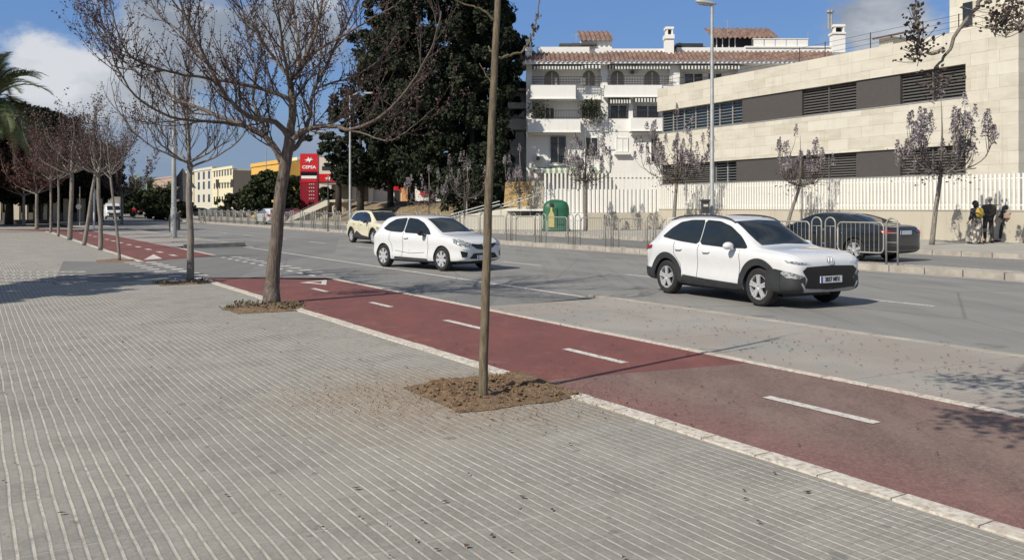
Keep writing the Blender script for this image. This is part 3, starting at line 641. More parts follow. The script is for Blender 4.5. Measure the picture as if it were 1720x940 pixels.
# slatted fences
def fences():
    d0 = 34.7; b0 = b_at(1760,d0); b1 = b_at(1109,d0)
    t = thing('slatted_fence','long white slatted fence on a low concrete wall in front of the stone building','fence',SBp(d0,b0),PH)
    L=b1-b0
    q=MB(); q.box((-.1,0,0),(.15,L,1.48)); q.box((-.13,0,1.48),(.18,L,1.53)); q.build('low_wall','concrete',t)
    q=MB(); yy=.1
    while yy<L-.05: q.box((-.05,yy,1.53),(.0,yy+.09,3.02)); yy+=.197
    q.build('slats','white_paint',t)
    q=MB(); q.box((.004,0,1.7),(.05,L,1.75)); q.box((.004,0,2.8),(.05,L,2.85)); q.build('rail','white_paint',t)
    D=55.7; k=D/F; x0=(914-860)*k; x1=(1109-860)*k
    t=thing('tall_slatted_fence','tall white slatted fence with solid lower panel beside the green container','fence',(x0,D,0))
    L=x1-x0; z=lambda py: EYE-(py-HOR)*k
    q=MB(); q.box((0,0,0),(L,.12,z(318))); q.build('solid_panel','white_wall',t)
    q=MB(); xx=0
    while xx<L: q.box((xx,-.08,z(357)),(xx+.12,-.003,z(291))); xx+=.262
    q.build('slats','white_paint',t)
    q=MB(); q.box((0,.13,z(300)),(L,.2,z(298))); q.box((2.8,-.25,0),(L,-.09,z(357))); q.build('base_wall','concrete',t)
    q=MB(); q.box((0,-.3,0),(2.75,-.09,z(358))); q.build('base_panel','white_wall',t)
fences()

def ramp_area():
    k=57.0/F; D=57.0; X=lambda px:(px-860)*k; Z=lambda py: EYE-(py-HOR)*k
    q=MB(); q.prism([(X(846),D,Z(347)),(X(892),D,Z(347)),(X(892),D,Z(305)),(X(849),D,Z(306))],(0,.5,0)); o=q.build('rubble_wall','yellow_rubble',label='short wall of yellow rubble stone at the top of the ramp',cat='wall')
    q=MB(); q.prism([(X(893),D-.3,Z(385)),(X(913),D-.3,Z(385)),(X(913),D-.3,Z(304)),(X(893),D-.3,Z(304))],(0,.5,0)); q.build('stone_pier','concrete',label='grey mottled stone pier between the yellow rubble wall and the tall fence',cat='pier')
    t=thing('access_ramp','pale concrete access ramp with steel handrails behind the median rails','ramp',(X(830),D-1,ZP))
    def T(q): q.v=[(v[0]-X(830),v[1]-D+1,v[2]-ZP) for v in q.v]; return q
    q=MB(); q.prism([(X(720),D-1.5,.1),(X(916),D-1.5,.1),(X(916),D-1.5,Z(362)),(X(850),D-1.5,Z(362)),(X(735),D-1.5,Z(368))],(0,1.2,0)); T(q).build('lower_wall','pale_wall',t)
    q=MB(); q.prism([(X(760),D-.2,.1),(X(916),D-.2,.1),(X(916),D-.2,Z(342)),(X(850),D-.2,Z(350)),(X(775),D-.2,Z(362))],(0,1.2,0)); T(q).build('upper_wall','pale_wall',t)
    q=MB(); q.box((X(850),D-1.6,Z(354)),(X(916),D-.25,Z(351))); T(q).build('coping','white_paint',t)
    q=MB()
    for dy in (0,5): q.tube([(X(805),D-1.4,Z(356+dy)),(X(908),D-1.4,Z(322+dy))],.03,5); q.tube([(X(760),D-1.6,Z(360+dy)),(X(840),D-1.6,Z(338+dy))],.03,5)
    for i in range(7): px=810+i*16; q.tube([(X(px),D-1.4,Z(362)),(X(px),D-1.4,Z(355-(px-805)*.33))],.025,5)
    T(q).build('handrail','galv',t)
    # low wall on the plateau behind the trees
    D2=84; k2=D2/F
    q=MB(); q.box(((722-860)*k2,D2,1.2),((850-860)*k2,D2+.3,EYE-(338-HOR)*k2)); q.build('garden_wall','pale_wall',label='low pale garden wall behind the dark conifers',cat='wall')
    # stair parapet and steps left of the bank
    D3=92; k3=D3/F; X3=lambda px:(px-860)*k3; Z3=lambda py:EYE-(py-HOR)*k3
    t=thing('stair_flight','pale stair flight with sloping parapet below the red totem sign','stairs',(X3(515),D3,ZP))
    def T3(q): q.v=[(v[0]-X3(515),v[1]-D3,v[2]-ZP) for v in q.v]; return q
    q=MB(); q.prism([(X3(483),D3,Z3(370)),(X3(487),D3,Z3(364)),(X3(547),D3,Z3(336)),(X3(552),D3,Z3(336)),(X3(552),D3,Z3(344)),(X3(492),D3,Z3(370))],(0,.4,0)); T3(q).build('parapet','pale_wall',t)
    q=MB()
    for i in range(14):
        x=X3(484+i*4.6); z=Z3(364-i*2.1); q.box((x,D3+.5,.1),(x+.35,D3+2.5,z))
    T3(q).build('steps','concrete',t)
    q=MB(); q.tube([(X3(484),D3+.45,Z3(362)),(X3(548),D3+.45,Z3(333))],.04,5)
    for i in range(9): q.tube([(X3(486+i*7.5),D3+.45,Z3(364-i*3.4)),(X3(486+i*7.5),D3+.45,Z3(358-i*3.3))],.03,4)
    T3(q).build('handrail','rail_iron',t)
    q=MB(); q.lathe([(1.0,0),(1.0,1.3),(1.4,1.45),(1.4,1.65),(1.0,1.7)],20); o=q.build('round_planter','concrete',label='round grey concrete planter with flared rim at the top of the stairs',cat='planter'); o.location=(X3(570),D3+1.5,Z3(362))
ramp_area()

# distant street buildings (aligned with the street)
def block(name,label,px,D,la,lb,z1,mat,side,wins,z0=0,roof=None,grp=None):
    """near corner at photo column px, depth D; la metres across, lb metres along"""
    o=Q(px,HOR,D); o.z=0
    t=thing(name,label,'building',o,TH)
    q=MB(); q.box((0,0,z0),(la,lb,z1)); q.build('wall',mat,t)
    if side: q=MB(); q.box((-.0,-.06,z0),(la,-.002,z1-.3)); q.build('side_wall',side,t)  # slab over the end wall, its shade put into a darker colour
    if roof:
        q=MB(); q.add([(-.5,-.5,z1),(la+.5,-.5,z1),(la+.5,lb+.5,z1),(-.5,lb+.5,z1),(la*.4,lb*.2,z1+roof),(la*.4,lb*.8,z1+roof)],[(0,1,4),(1,2,5,4),(2,3,5),(3,0,4,5)]); q.build('roof','roof_tile',t)
    q=MB(); q.box((-.12,-.12,z1+.004),(.25,lb+.1,z1+.5)); q.build('parapet',mat,t)
    for (y0,dy,n,zz,w,h) in wins:
        for i in range(n):
            q=MB(); ya=y0+i*dy; q.box((-.05,ya,zz),(-.004,ya+w,zz+h)); q.build('window','window_glass',t)
    return t
ww=lambda zs,y0,dy,n,w,h: [(y0,dy,n,z,w,h) for z in zs]
block('cream_building','cream corner building with end wall coloured dark brown for shade and rows of small windows',391,150,12,15,EYE+(347-283)/F*150,'cream_wall','cream_shade',ww((2.5,5.0,7.2),.8,2.0,7,.8,1.0))
block('pale_building','pale cream building set back between two cream blocks, wide windows',357,168,12,16,EYE+(347-284)/F*168,'pale_wall',None,ww((2.6,5.2,7.2),2,4.5,3,1.6,1.5))
block('white_building','cream white building with pointed gable at the far end of the row',325,185,12,14,EYE+(347-290)/F*185,'cream_wall',None,ww((3.0,6.3),1,2.0,6,.8,2.0),roof=1.5)
block('pink_building','pinkish building far away beyond the palms',296,250,25,40,EYE+(347-299)/F*260,'pink_wall',None,ww((4,7),2,5,6,1.2,1.5))
block('yellow_building','bright yellow building with cream corner behind the round dark tree',474,112,14,14.5,EYE+(347-274)/F*112,'yellow_wall',None,ww((2.4,4.9),2.2,2.4,5,1.0,1.1))
block('corner_building','tall cream corner building between the yellow building and the totem sign',500,118,16,6,EYE+(347-270)/F*118,'cream_wall',None,ww((3,5.6),1,2.4,2,1.2,1.1),roof=1.2)
def station():
    D=104; k=D/F; X=lambda px:(px-860)*k; Z=lambda py: EYE-(py-HOR)*k
    t=thing('station_canopy','red and white fuel station canopy partly hidden by dark conifers','canopy',(X(565),D,0))
    def T(q): q.v=[(v[0]-X(565),v[1]-D,v[2]) for v in q.v]; return q
    q=MB(); q.box((X(531),D,Z(305)),(X(625),D+8,Z(292))); T(q).build('fascia','sign_red',t)
    q=MB(); q.box((X(535),D+.2,Z(309)),(X(620),D+7.5,Z(305.2))); T(q).build('soffit','sign_white',t)
    q=MB()
    for px in (548,584,612): q.box((X(px),D+3,0),(X(px)+.5,D+3.5,Z(309)))
    T(q).build('column','sign_white',t)
    q=MB(); c=(X(552),Z(299)); emblem(q,X(552),D-.03,Z(299),.42); T(q).build('emblem','sign_white',t)
    t=thing('station_shop','pale fuel station shop with orange end wall seen under the conifers','building',(X(640),D+4,0))
    def T(q): q.v=[(v[0]-X(640),v[1]-D-4,v[2]) for v in q.v]; return q
    q=MB(); q.box((X(612),D+4,1.5),(X(735),D+10,Z(312))); T(q).build('wall','white_wall',t)
    q=MB(); q.box((X(668),D+3.5,1.5),(X(684),D+3.98,Z(308))); T(q).build('end_wall','orange_wall',t)
    q=MB(); q.box((X(655),D+3.85,2.0),(X(664),D+3.98,Z(320))); T(q).build('door','dark_void',t)
    q=MB(); q.box((X(650),D+3.7,Z(318)),(X(667),D+3.98,Z(308))); q.box((X(700),D+3.7,Z(326)),(X(716),D+3.98,Z(312))); T(q).build('shop_sign','sign_red',t)
    D=103; q=MB(); X2=lambda px:(px-860)*108/F
    t=thing('flat_building','flat pale building with a single dark window behind the red canopy','building',(X2(560),112,0))
    q=MB(); q.box((-4.0,0,0),(4.6,10,EYE+(347-264)/F*112)); q.build('wall','pale_wall',t)
    q=MB(); q.box((-2.3,-.05,EYE+(347-286)/F*112),(-.5,-.003,EYE+(347-279)/F*112)); q.build('window','window_glass',t)
def emblem(q,x,y,z,r):
    # slanted four-pointed flame-like emblem
    pts=[(-.95,-.05),(-.35,.12),(-.1,.62),(.05,.2),(.75,.5),(.38,.15),(.95,.05),(.35,-.12),(.1,-.62),(-.05,-.2),(-.75,-.5),(-.38,-.15)]
    q.prism([(x+a*r*1.25,y,z+b*r*1.25) for a,b in pts],(0,.04,0))
station()
def totem():
    D=100; k=D/F; X=lambda px:(px-860)*k; Z=lambda py: EYE-(py-HOR)*k; cx=X(519)
    t=thing('totem_sign','tall red fuel station totem sign with white emblem and price panels','sign',(cx,D,0))
    w=X(534)-cx
    q=MB(); q.box((-w,0,Z(288)),(w,.7,Z(258))); q.build('top_panel','sign_red',t)
    q=MB(); q.box((-w+.04,.02,ZP),(w-.04,.68,Z(288)-.004)); q.box((-w,.0,Z(345)),(-w+.12,.7,Z(288)-.003)); q.box((w-.12,.0,Z(345)),(w,.7,Z(288)-.003)); q.build('lower_panel','sign_maroon',t)
    q=MB(); emblem(q,0,-.05,Z(268.5),.46); q.build('emblem','sign_white',t)
    text_mesh('lettering','CEPSA',.49,'sign_white',t,Matrix.Translation((0,-.02,Z(281)))@Matrix.Rotation(R(90),4,'X'),bold=.015,sx=1.15)
    q=MB(); q.box((-w+.1,-.03,Z(294.5)),(w-.1,-.003,Z(289))); q.build('price_row','black_gloss',t)
    q=MB(); q.box((-w+.15,-.03,Z(300)),(w-.15,-.003,Z(295.2))); q.build('price_row','sign_white',t)
    q=MB(); q.box((-w+.15,-.03,Z(306)),(w-.15,-.003,Z(301))); q.build('price_row','sign_red',t)
    q=MB(); r2=random.Random(4)
    for row in range(5):
        for i in range(3): q.box((.0+i*.24,-.03,Z(310+row*6)),(.14+i*.24,-.004,Z(308.6+row*6)))
    q.build('price_digits','pale_wall',t)
totem()
# left boundary: fence of pale pillars, dark hedge
def left_boundary():
    D=96; k=D/F; X=lambda px:(px-860)*k
    t=thing('pillared_fence','shaded boundary fence with pale pillars and dark railings under the left trees','fence',(X(60),D,0))
    q=MB(); px=-60
    r2=random.Random(8)
    while px<168: w=r2.choice((4,6,9,12)); q.box((X(px)-X(60),0,0),(X(px+w)-X(60),.4,EYE+.9)); px+=w+r2.uniform(4,12)
    q.build('pillar','concrete',t)
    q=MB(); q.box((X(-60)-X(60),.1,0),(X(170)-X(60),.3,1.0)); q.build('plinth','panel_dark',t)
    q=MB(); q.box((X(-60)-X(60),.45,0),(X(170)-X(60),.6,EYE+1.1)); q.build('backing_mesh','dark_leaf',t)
    q=MB(); D2=84; q.box(((-60-860)*D2/F,D2,0),((80-860)*D2/F,D2+.5,.38)); q.build('low_kerb_wall','panel_dark',label='low wall across the far end of the pavement, coloured dark for shade',cat='wall')  # band of shade built as a low wall, darkness put into its colour
left_boundary()
# ================================================================ VEHICLES
def ev_mesh(o):
    return bpy.data.meshes.new_from_object(o.evaluated_get(bpy.context.evaluated_depsgraph_get()))
def cut_grid(bm, res, axes=(0,1)):
    for ax in axes:
        lo=min(v.co[ax] for v in bm.verts); hi=max(v.co[ax] for v in bm.verts); x=lo+res
        while x<hi-1e-3:
            co=Vector((0,0,0)); co[ax]=x; no=Vector((0,0,0)); no[ax]=1
            bmesh.ops.bisect_plane(bm,geom=bm.verts[:]+bm.edges[:]+bm.faces[:],plane_co=co,plane_no=no); x+=res
def dens(poly, d=.05):
    out=[]; n=len(poly)
    for i in range(n):
        a=Vector(poly[i]); b=Vector(poly[(i+1)%n]); k=max(1,int((b-a).length/d))
        out+= [tuple(a+(b-a)*j/k) for j in range(k)]
    return out
def rounded(poly, it=2):
    for _ in range(it):
        q=[]; n=len(poly)
        for i in range(n):
            a=Vector(poly[i]); b=Vector(poly[(i+1)%n]); q+=[tuple(a*.9+b*.1),tuple(a*.1+b*.9)]
        poly=q
    return poly
DC=(3.9,.60)
def patch(name, bvh, poly, view, mat, parent, off=.006, res=.07, **k):
    """a panel cut to an outline and laid over the bodywork; view: 'L' 'R' sides, 'F' 'B' ends, 'T' top"""
    bm=bmesh.new()
    if poly[0]=='ring':
        _,cx,cz,r0,r1,a0,a1=poly; na,nr=56,3
        g=[[bm.verts.new((cx+(r0+(r1-r0)*j/nr)*math.cos(R(a0+(a1-a0)*i/na)),cz+(r0+(r1-r0)*j/nr)*math.sin(R(a0+(a1-a0)*i/na)),0)) for j in range(nr+1)] for i in range(na+1)]
        for i in range(na):
            for j in range(nr): bm.faces.new((g[i][j],g[i+1][j],g[i+1][j+1],g[i][j+1]))
    else:
        vs=[bm.verts.new((p[0],p[1],0)) for p in dens(poly)]
        f=bm.faces.new(vs); bmesh.ops.triangulate(bm,faces=[f]); cut_grid(bm,res)
    bad=[]
    for v in bm.verts:
        a,b=v.co.x,v.co.y
        if view[0]=='D':
            s_=1 if view[1]=='L' else -1; dd=Vector((-1,-s_,0)).normalized(); ee=Vector((-.7071,s_*.7071,0)); h,nm,_,_=bvh.ray_cast(Vector((DC[0],s_*DC[1],b))+ee*a-dd*3,dd)
            if h is None: bad.append(v); continue
            v.co=h+nm*off*(1 if nm.dot(dd)<0 else -1); continue
        o,d={'L':((a,3,b),(0,-1,0)),'R':((a,-3,b),(0,1,0)),'F':((9,a,b),(-1,0,0)),'B':((-4,a,b),(1,0,0)),'T':((a,b,5),(0,0,-1))}[view]
        d=Vector(d); h,nm,_,_=bvh.ray_cast(Vector(o),d)
        if h is None: bad.append(v); continue
        v.co=h-d*off*.4+nm*off*(1 if nm.dot(d)<0 else -1)
    if bad: bmesh.ops.delete(bm,geom=bad,context='VERTS')
    bmesh.ops.recalc_face_normals(bm,faces=bm.faces[:])
    me=bpy.data.meshes.new(name); bm.to_mesh(me); bm.free(); me.shade_smooth()
    return link(name,me,mat,parent,**k)
def arc(cx,cz,r,a0,a1,n=18): return [(cx+r*math.cos(R(a0+(a1-a0)*i/n)),cz+r*math.sin(R(a0+(a1-a0)*i/n))) for i in range(n+1)]
def ring(cx,cz,r0,r1,a0=0,a1=180): return ('ring',cx,cz,r0,r1,a0,a1)
def line(pts,w=.010):
    """thin closed outline following a polyline"""
    L=[];Rr=[]
    for i,p in enumerate(pts):
        a=Vector(pts[max(0,i-1)]);b=Vector(pts[min(len(pts)-1,i+1)]);t=(b-a).normalized();n=Vector((-t.y,t.x))*w/2
        L.append(tuple(Vector(p)+n));Rr.append(tuple(Vector(p)-n))
    return L+Rr[::-1]
WHEELS={}
def make_wheel(parent, r, x, side, hw, style):
    """tyre and rim, outer face at y = hw*side"""
    w=.21; t=thing_part('wheel',parent,(x,side*(hw-w/2),r),0 if side>0 else math.pi)
    key=(r,style)
    if key not in WHEELS:
        M=Matrix.Rotation(R(-90),4,'X')
        q=MB(); rr=r*.66; q.lathe([(rr,-w/2),(r*.9,-w/2),(r*.985,-w*.36),(r,-w*.2),(r,w*.2),(r*.985,w*.36),(r*.9,w/2),(rr,w*.47)],40,M,cap=False); ty=q
        q=MB(); q.lathe([(rr*1.01,-w*.4),(rr*1.01,w*.44),(rr*.95,w*.46),(rr*.9,w*.36),(rr*.9,-w*.4)],36,M,cap=False)
        q.lathe([(.0,w*.40),(.055,w*.40),(.065,w*.33),(.065,w*.2)],16,M,cap=False)
        ns=5 if style!='cover' else 7
        for i in range(ns):
            for s_ in ((-.11,.11) if style=='twin' else (0,)):
                a=2*math.pi*i/ns; wd=.022 if style=='twin' else (.045 if style=='cover' else .035)
                Mr=Matrix.Rotation(a,4,'Y')@Matrix.Translation((0,0,0))
                pts=[(s_*.15-wd*.8,.33*w,.03),(s_*.15+wd*.8,.33*w,.03),(s_*1.0*rr+wd*.8,.38*w,rr*.95),(s_*1.0*rr-wd*.8,.38*w,rr*.95)]
                q.prism([Mr@Vector(p) for p in pts],Mr@Vector((0,.03,0)))
        rim=q
        q=MB(); q.lathe([(.0,w*.12),(rr*.92,w*.12),(rr*.92,-w*.3),(0,-w*.3)],24,M,cap=False); hub=q
        me=[]
        for q,nm,mt in ((ty,'tyre','tyre'),(rim,'rim','alloy'),(hub,'hub','cladding')):
            o=q.build(nm,mt,t,smooth=35); me.append((nm,o.data))
        WHEELS[key]=me
    else:
        for nm,d in WHEELS[key]: link(nm,d,None,t)
    return t
def thing_part(name,parent,loc,rz=0):
    o=bpy.data.objects.new(name,None); o.empty_display_size=.1; col.objects.link(o); o.parent=parent; o.location=loc; o.rotation_euler=(0,0,rz); return o

def car(name,label,cat,loc,rz,sp):
    t=thing(name,label,cat,loc,rz)
    xo=sp['rear_axle']                       # local x=0 is the rear bumper; shift so the origin is mid wheelbase
    st=sp['st']; cage=MB(); H=[]
    for (x,zb,zs,zt,w,wr) in st:
        k=sp.get('dive',.0); g=zt-zs
        half=[(.0,zb),(.45*w,zb),(.80*w,zb),(.965*w,zb+.05),(w*1.0,zb+.22*(zs-zb)),(w*.965,zb+.50*(zs-zb)),(w*1.0,zb+.80*(zs-zb)),(w*.975,zs-.04),(w*.945,zs)]
        if g>.25: half+=[(w*.90+(wr-w*.90)*.30,zs+g*.30),(wr+(w*.9-wr)*.22,zs+g*.76),(wr,zt-.055),(wr*.86,zt-.012),(wr*.45,zt+.008),(0,zt+.014)]
        else: half+=[(w*.90+(wr-w*.90)*.30,zs+g*.40),(wr+(w*.9-wr)*.35,zs+g*.72),(wr,zt-.012),(wr*.80,zt),(wr*.42,zt+.008),(0,zt+.010)]
        H.append([(x,y,z) for y,z in half])
    n=len(H[0]); m=2*(n-1)
    for h in H: cage.v+= h+[(x,-y,z) for x,y,z in h[-2:0:-1]]
    for i in range(len(H)-1):
        for j in range(m): a=i*m+j;b=i*m+(j+1)%m; cage.f.append((a,b,b+m,a+m))
    cage.f.append(tuple(range(m))); cage.f.append(tuple(len(cage.v)-m+j for j in range(m))[::-1])
    me=bpy.data.meshes.new('body'); me.from_pydata(cage.v,[],cage.f)
    bm=bmesh.new(); bm.from_mesh(me); bmesh.ops.recalc_face_normals(bm,faces=bm.faces[:])
    cl=bm.edges.layers.float.new('crease_edge'); CR={3:.5,7:.55,10:.5}; CR.update({m-k_:v_ for k_,v_ in list(CR.items())})
    for e in bm.edges:
        i0,i1=e.verts[0].index,e.verts[1].index
        if i0%m==i1%m and (i0%m) in CR and abs(i0-i1)==m: e[cl]=CR[i0%m]
    bm.to_mesh(me); bm.free()
    tmp=bpy.data.objects.new('tmp',me); col.objects.link(tmp); md=tmp.modifiers.new('s','SUBSURF'); md.levels=md.render_levels=2
    sm=ev_mesh(tmp); bvh=BVHTree.FromPolygons([v.co.copy() for v in sm.vertices],[tuple(p.vertices) for p in sm.polygons])
    tmp.modifiers.clear(); tmp.data=sm
    r=sp['r']; ax=(sp['rear_axle'],sp['rear_axle']+sp['wb']); hw=sp['hw']; rc=r+sp.get('gap',.045)
    q=MB()
    for a in ax:
        for s_ in (1,-1): q.lathe([(rc,hw-.27),(rc,hw+.3)],40,Matrix.Translation((a,0,r))@Matrix.Rotation(R(-90*s_),4,'X'))
    cu=q.build('cut'); bm=bmesh.new(); bm.from_mesh(cu.data); bmesh.ops.recalc_face_normals(bm,faces=bm.faces[:]); bm.to_mesh(cu.data); bm.free()
    bo=tmp.modifiers.new('b','BOOLEAN'); bo.operation='DIFFERENCE'; bo.object=cu; bo.solver='EXACT'
    fin=ev_mesh(tmp); bpy.data.objects.remove(tmp); bpy.data.objects.remove(cu)
    fin.materials.clear(); fin.materials.append(MATS[sp['paint']]); fin.materials.append(MATS['cladding'])
    for p in fin.polygons:
        c=p.center; p.use_smooth=True; ins=any(math.hypot(c.x-a,c.z-r)<rc+.003 for a in ax) and abs(c.y)<hw+.1
        p.material_index=1 if ins or (p.normal.z<-.85) else 0
    fin.set_sharp_from_angle(angle=R(40)); fin.name='body'
    off=Vector((-(ax[0]+ax[1])/2,0,0))
    body=link('body',fin,None,t); body.location=off
    def P(nm,poly,view,mat,parent=body,**k): return patch(nm,bvh,poly,view,mat,parent,**k)
    both=lambda poly: poly
    for view in 'LR':
        for pl in sp['side_glass']: P('side_window',rounded(pl,1),view,'auto_glass')
        for pl in sp.get('clad',[]): P('cladding',pl,view,sp.get('clad_mat','cladding'),off=.012,res=.06)
        for pl in sp.get('seams',[]): P('door_seam',line(pl),view,'seam',off=.003)
        for (x,z) in sp.get('handles',[]):
            h,nm,_,_=bvh.ray_cast(Vector((x,3 if view=='L' else -3,z)),Vector((0,-1 if view=='L' else 1,0)))
            if h:
                q=MB(); s_=1 if view=='L' else -1; q.tube([(x-.10,h.y+.0*s_,z-.005),(x-.07,h.y+.03*s_,z),(x+.07,h.y+.03*s_,z+.005),(x+.10,h.y,z+.01)],.014,6); q.build('door_handle',sp['paint'],body,smooth=True)
        if 'mirror' in sp:
            x,y,z=sp['mirror']; s_=1 if view=='L' else -1
            q=MB(); M=Matrix.Translation((x,s_*(y+.10),z))@Matrix.Diagonal((.085,.115,.072,1))
            q.lathe([(0,-1),(.5,-.87),(.87,-.5),(1,0),(.87,.5),(.5,.87),(0,1)],14,M,cap=False); q.tube([(x-.02,s_*(y-.06),z-.07),(x,s_*(y+.06),z-.04)],.03,6)
            q.build('wing_mirror',sp.get('mirror_mat',sp['paint']),body,smooth=True)
    for view in 'LR':
        for nm,pl,mt in sp.get('corner',[]): P(nm,pl,'D'+view,mt,off=.016 if nm!='cladding' else .010,res=.025)
        if 'side_lamp' in sp: P('headlight_wrap',sp['side_lamp'],view,'lamp_lens',off=.018,res=.04)
        if 'side_tail' in sp: P('tail_light_wrap',sp['side_tail'],view,'tail_red',off=.014,res=.04)
    if sp.get('spoiler'):
        q=MB(); q.prism([(.34,.54,1.455),(.29,.48,1.465),(.29,-.48,1.465),(.34,-.54,1.455),(.60,-.56,1.50),(.60,.56,1.50)],(0,0,.022)); q.build('spoiler',sp['paint'],body)
    for nm,poly,mat in sp.get('front',[]):
        if nm in ('headlight','running_light','fog_light','bumper_scoop'):
            for s_ in (1,-1): P(nm,[(s_*a,b) for a,b in poly],'F',mat,off=.012 if mat!='cladding' else .009,res=.05)
        else: P(nm,poly+[(-a,b) for a,b in poly[::-1]],'F',mat,off=.010 if nm!='windscreen' else .006,res=.05)
    for nm,poly,mat in sp.get('rear',[]):
        if nm in ('tail_light',):
            for s_ in (1,-1): P(nm,[(s_*a,b) for a,b in poly],'B',mat,off=.012,res=.05)
        else: P(nm,poly+[(-a,b) for a,b in poly[::-1]],'B',mat,off=.009,res=.05)
    def plate(zc,fr,txt):
        h,_,_,_=bvh.ray_cast(Vector((9 if fr else -4,0,zc)),Vector((-1 if fr else 1,0,0)))
        if h is None: return
        s_=1 if fr else -1
        q=MB(); q.box((h.x+s_*.012-.006,-.26,zc-.057),(h.x+s_*.03,.26,zc+.057)); o=q.build('number_plate','plate_white',body)
        q=MB(); e=h.x+s_*.032; q.box((min(e,e-s_*.004),-.258*s_ if 0 else (.215 if not fr else -.258),zc-.054),(max(e,e-s_*.004),(.258 if not fr else -.215),zc+.054)); q.build('plate_band','plate_blue',o)
        M=Matrix.Translation((h.x+s_*.032,.02 if fr else -.02,zc))@Matrix.Rotation(R(90 if fr else -90),4,'Z')@Matrix.Rotation(R(90),4,'X')
        if txt: text_mesh('plate_characters',txt,.105,'plate_ink',o,M,extrude=.002,bold=.003,sx=.82)
    if 'plate_f' in sp: plate(sp['plate_f'],True,sp.get('txt'))
    if 'plate_r' in sp: plate(sp['plate_r'],False,None)
    if sp.get('rails'):
        for s_ in (1,-1):
            q=MB(); pts=[]
            for i in range(15):
                x=.62+(2.45-.62)*i/14; h,_,_,_=bvh.ray_cast(Vector((x,s_*sp['rails'],3)),Vector((0,0,-1))); z=h.z+.035*math.sin(math.pi*min(1,max(0,i/14)))**.35
                pts.append((x,s_*sp['rails'],z+.008))
            q.tube(pts,.017,6); q.build('roof_rail','cladding',body,smooth=True)
    if 'extra' in sp: sp['extra'](body,bvh,P)
    for i,a in enumerate(ax):
        for s_ in (1,-1): make_wheel(t,r,a+off.x,s_,hw,sp['style'])
    q=MB(); q.box((ax[0]+off.x-.3,-hw+.3,.17),(ax[1]+off.x+.3,hw-.3,.3)); q.build('underbody','cladding',t)
    return t

def disc_badge(kind):
    def f(body,bvh,P):
        z=.825 if kind=='oval' else .66
        h,nm,_,_=bvh.ray_cast(Vector((9,0,z)),Vector((-1,0,0)))
        q=MB(); fr=Vector((1,0,.45 if kind=='oval' else .1)).normalized(); u=Vector((0,1,0)); v=fr.cross(u)*1
        if v.z<0: v=-v
        c=h+fr*.02
        if kind=='oval':
            pts=[c+u*(.085*math.cos(a))+v*(.048*math.sin(a)) for a in [2*math.pi*i/24 for i in range(25)]]; q.tube(pts,.006,5)
            q.tube([c-u*.042-v*.028,c-u*.026+v*.028],.005,5); q.tube([c+u*.026-v*.028,c+u*.042+v*.028],.005,5); q.tube([c-u*.034+v*.008,c+u*.034-v*.008],.005,5)
        else:
            o_=[c+v*.11,c+u*.075,c-v*.11,c-u*.075]; i_=[c+(p-c)*.5 for p in o_]
            for j in range(4): q.prism([o_[j],o_[(j+1)%4],i_[(j+1)%4],i_[j]],fr*.02)
        q.build('badge','alloy',body,smooth=30)
    return f

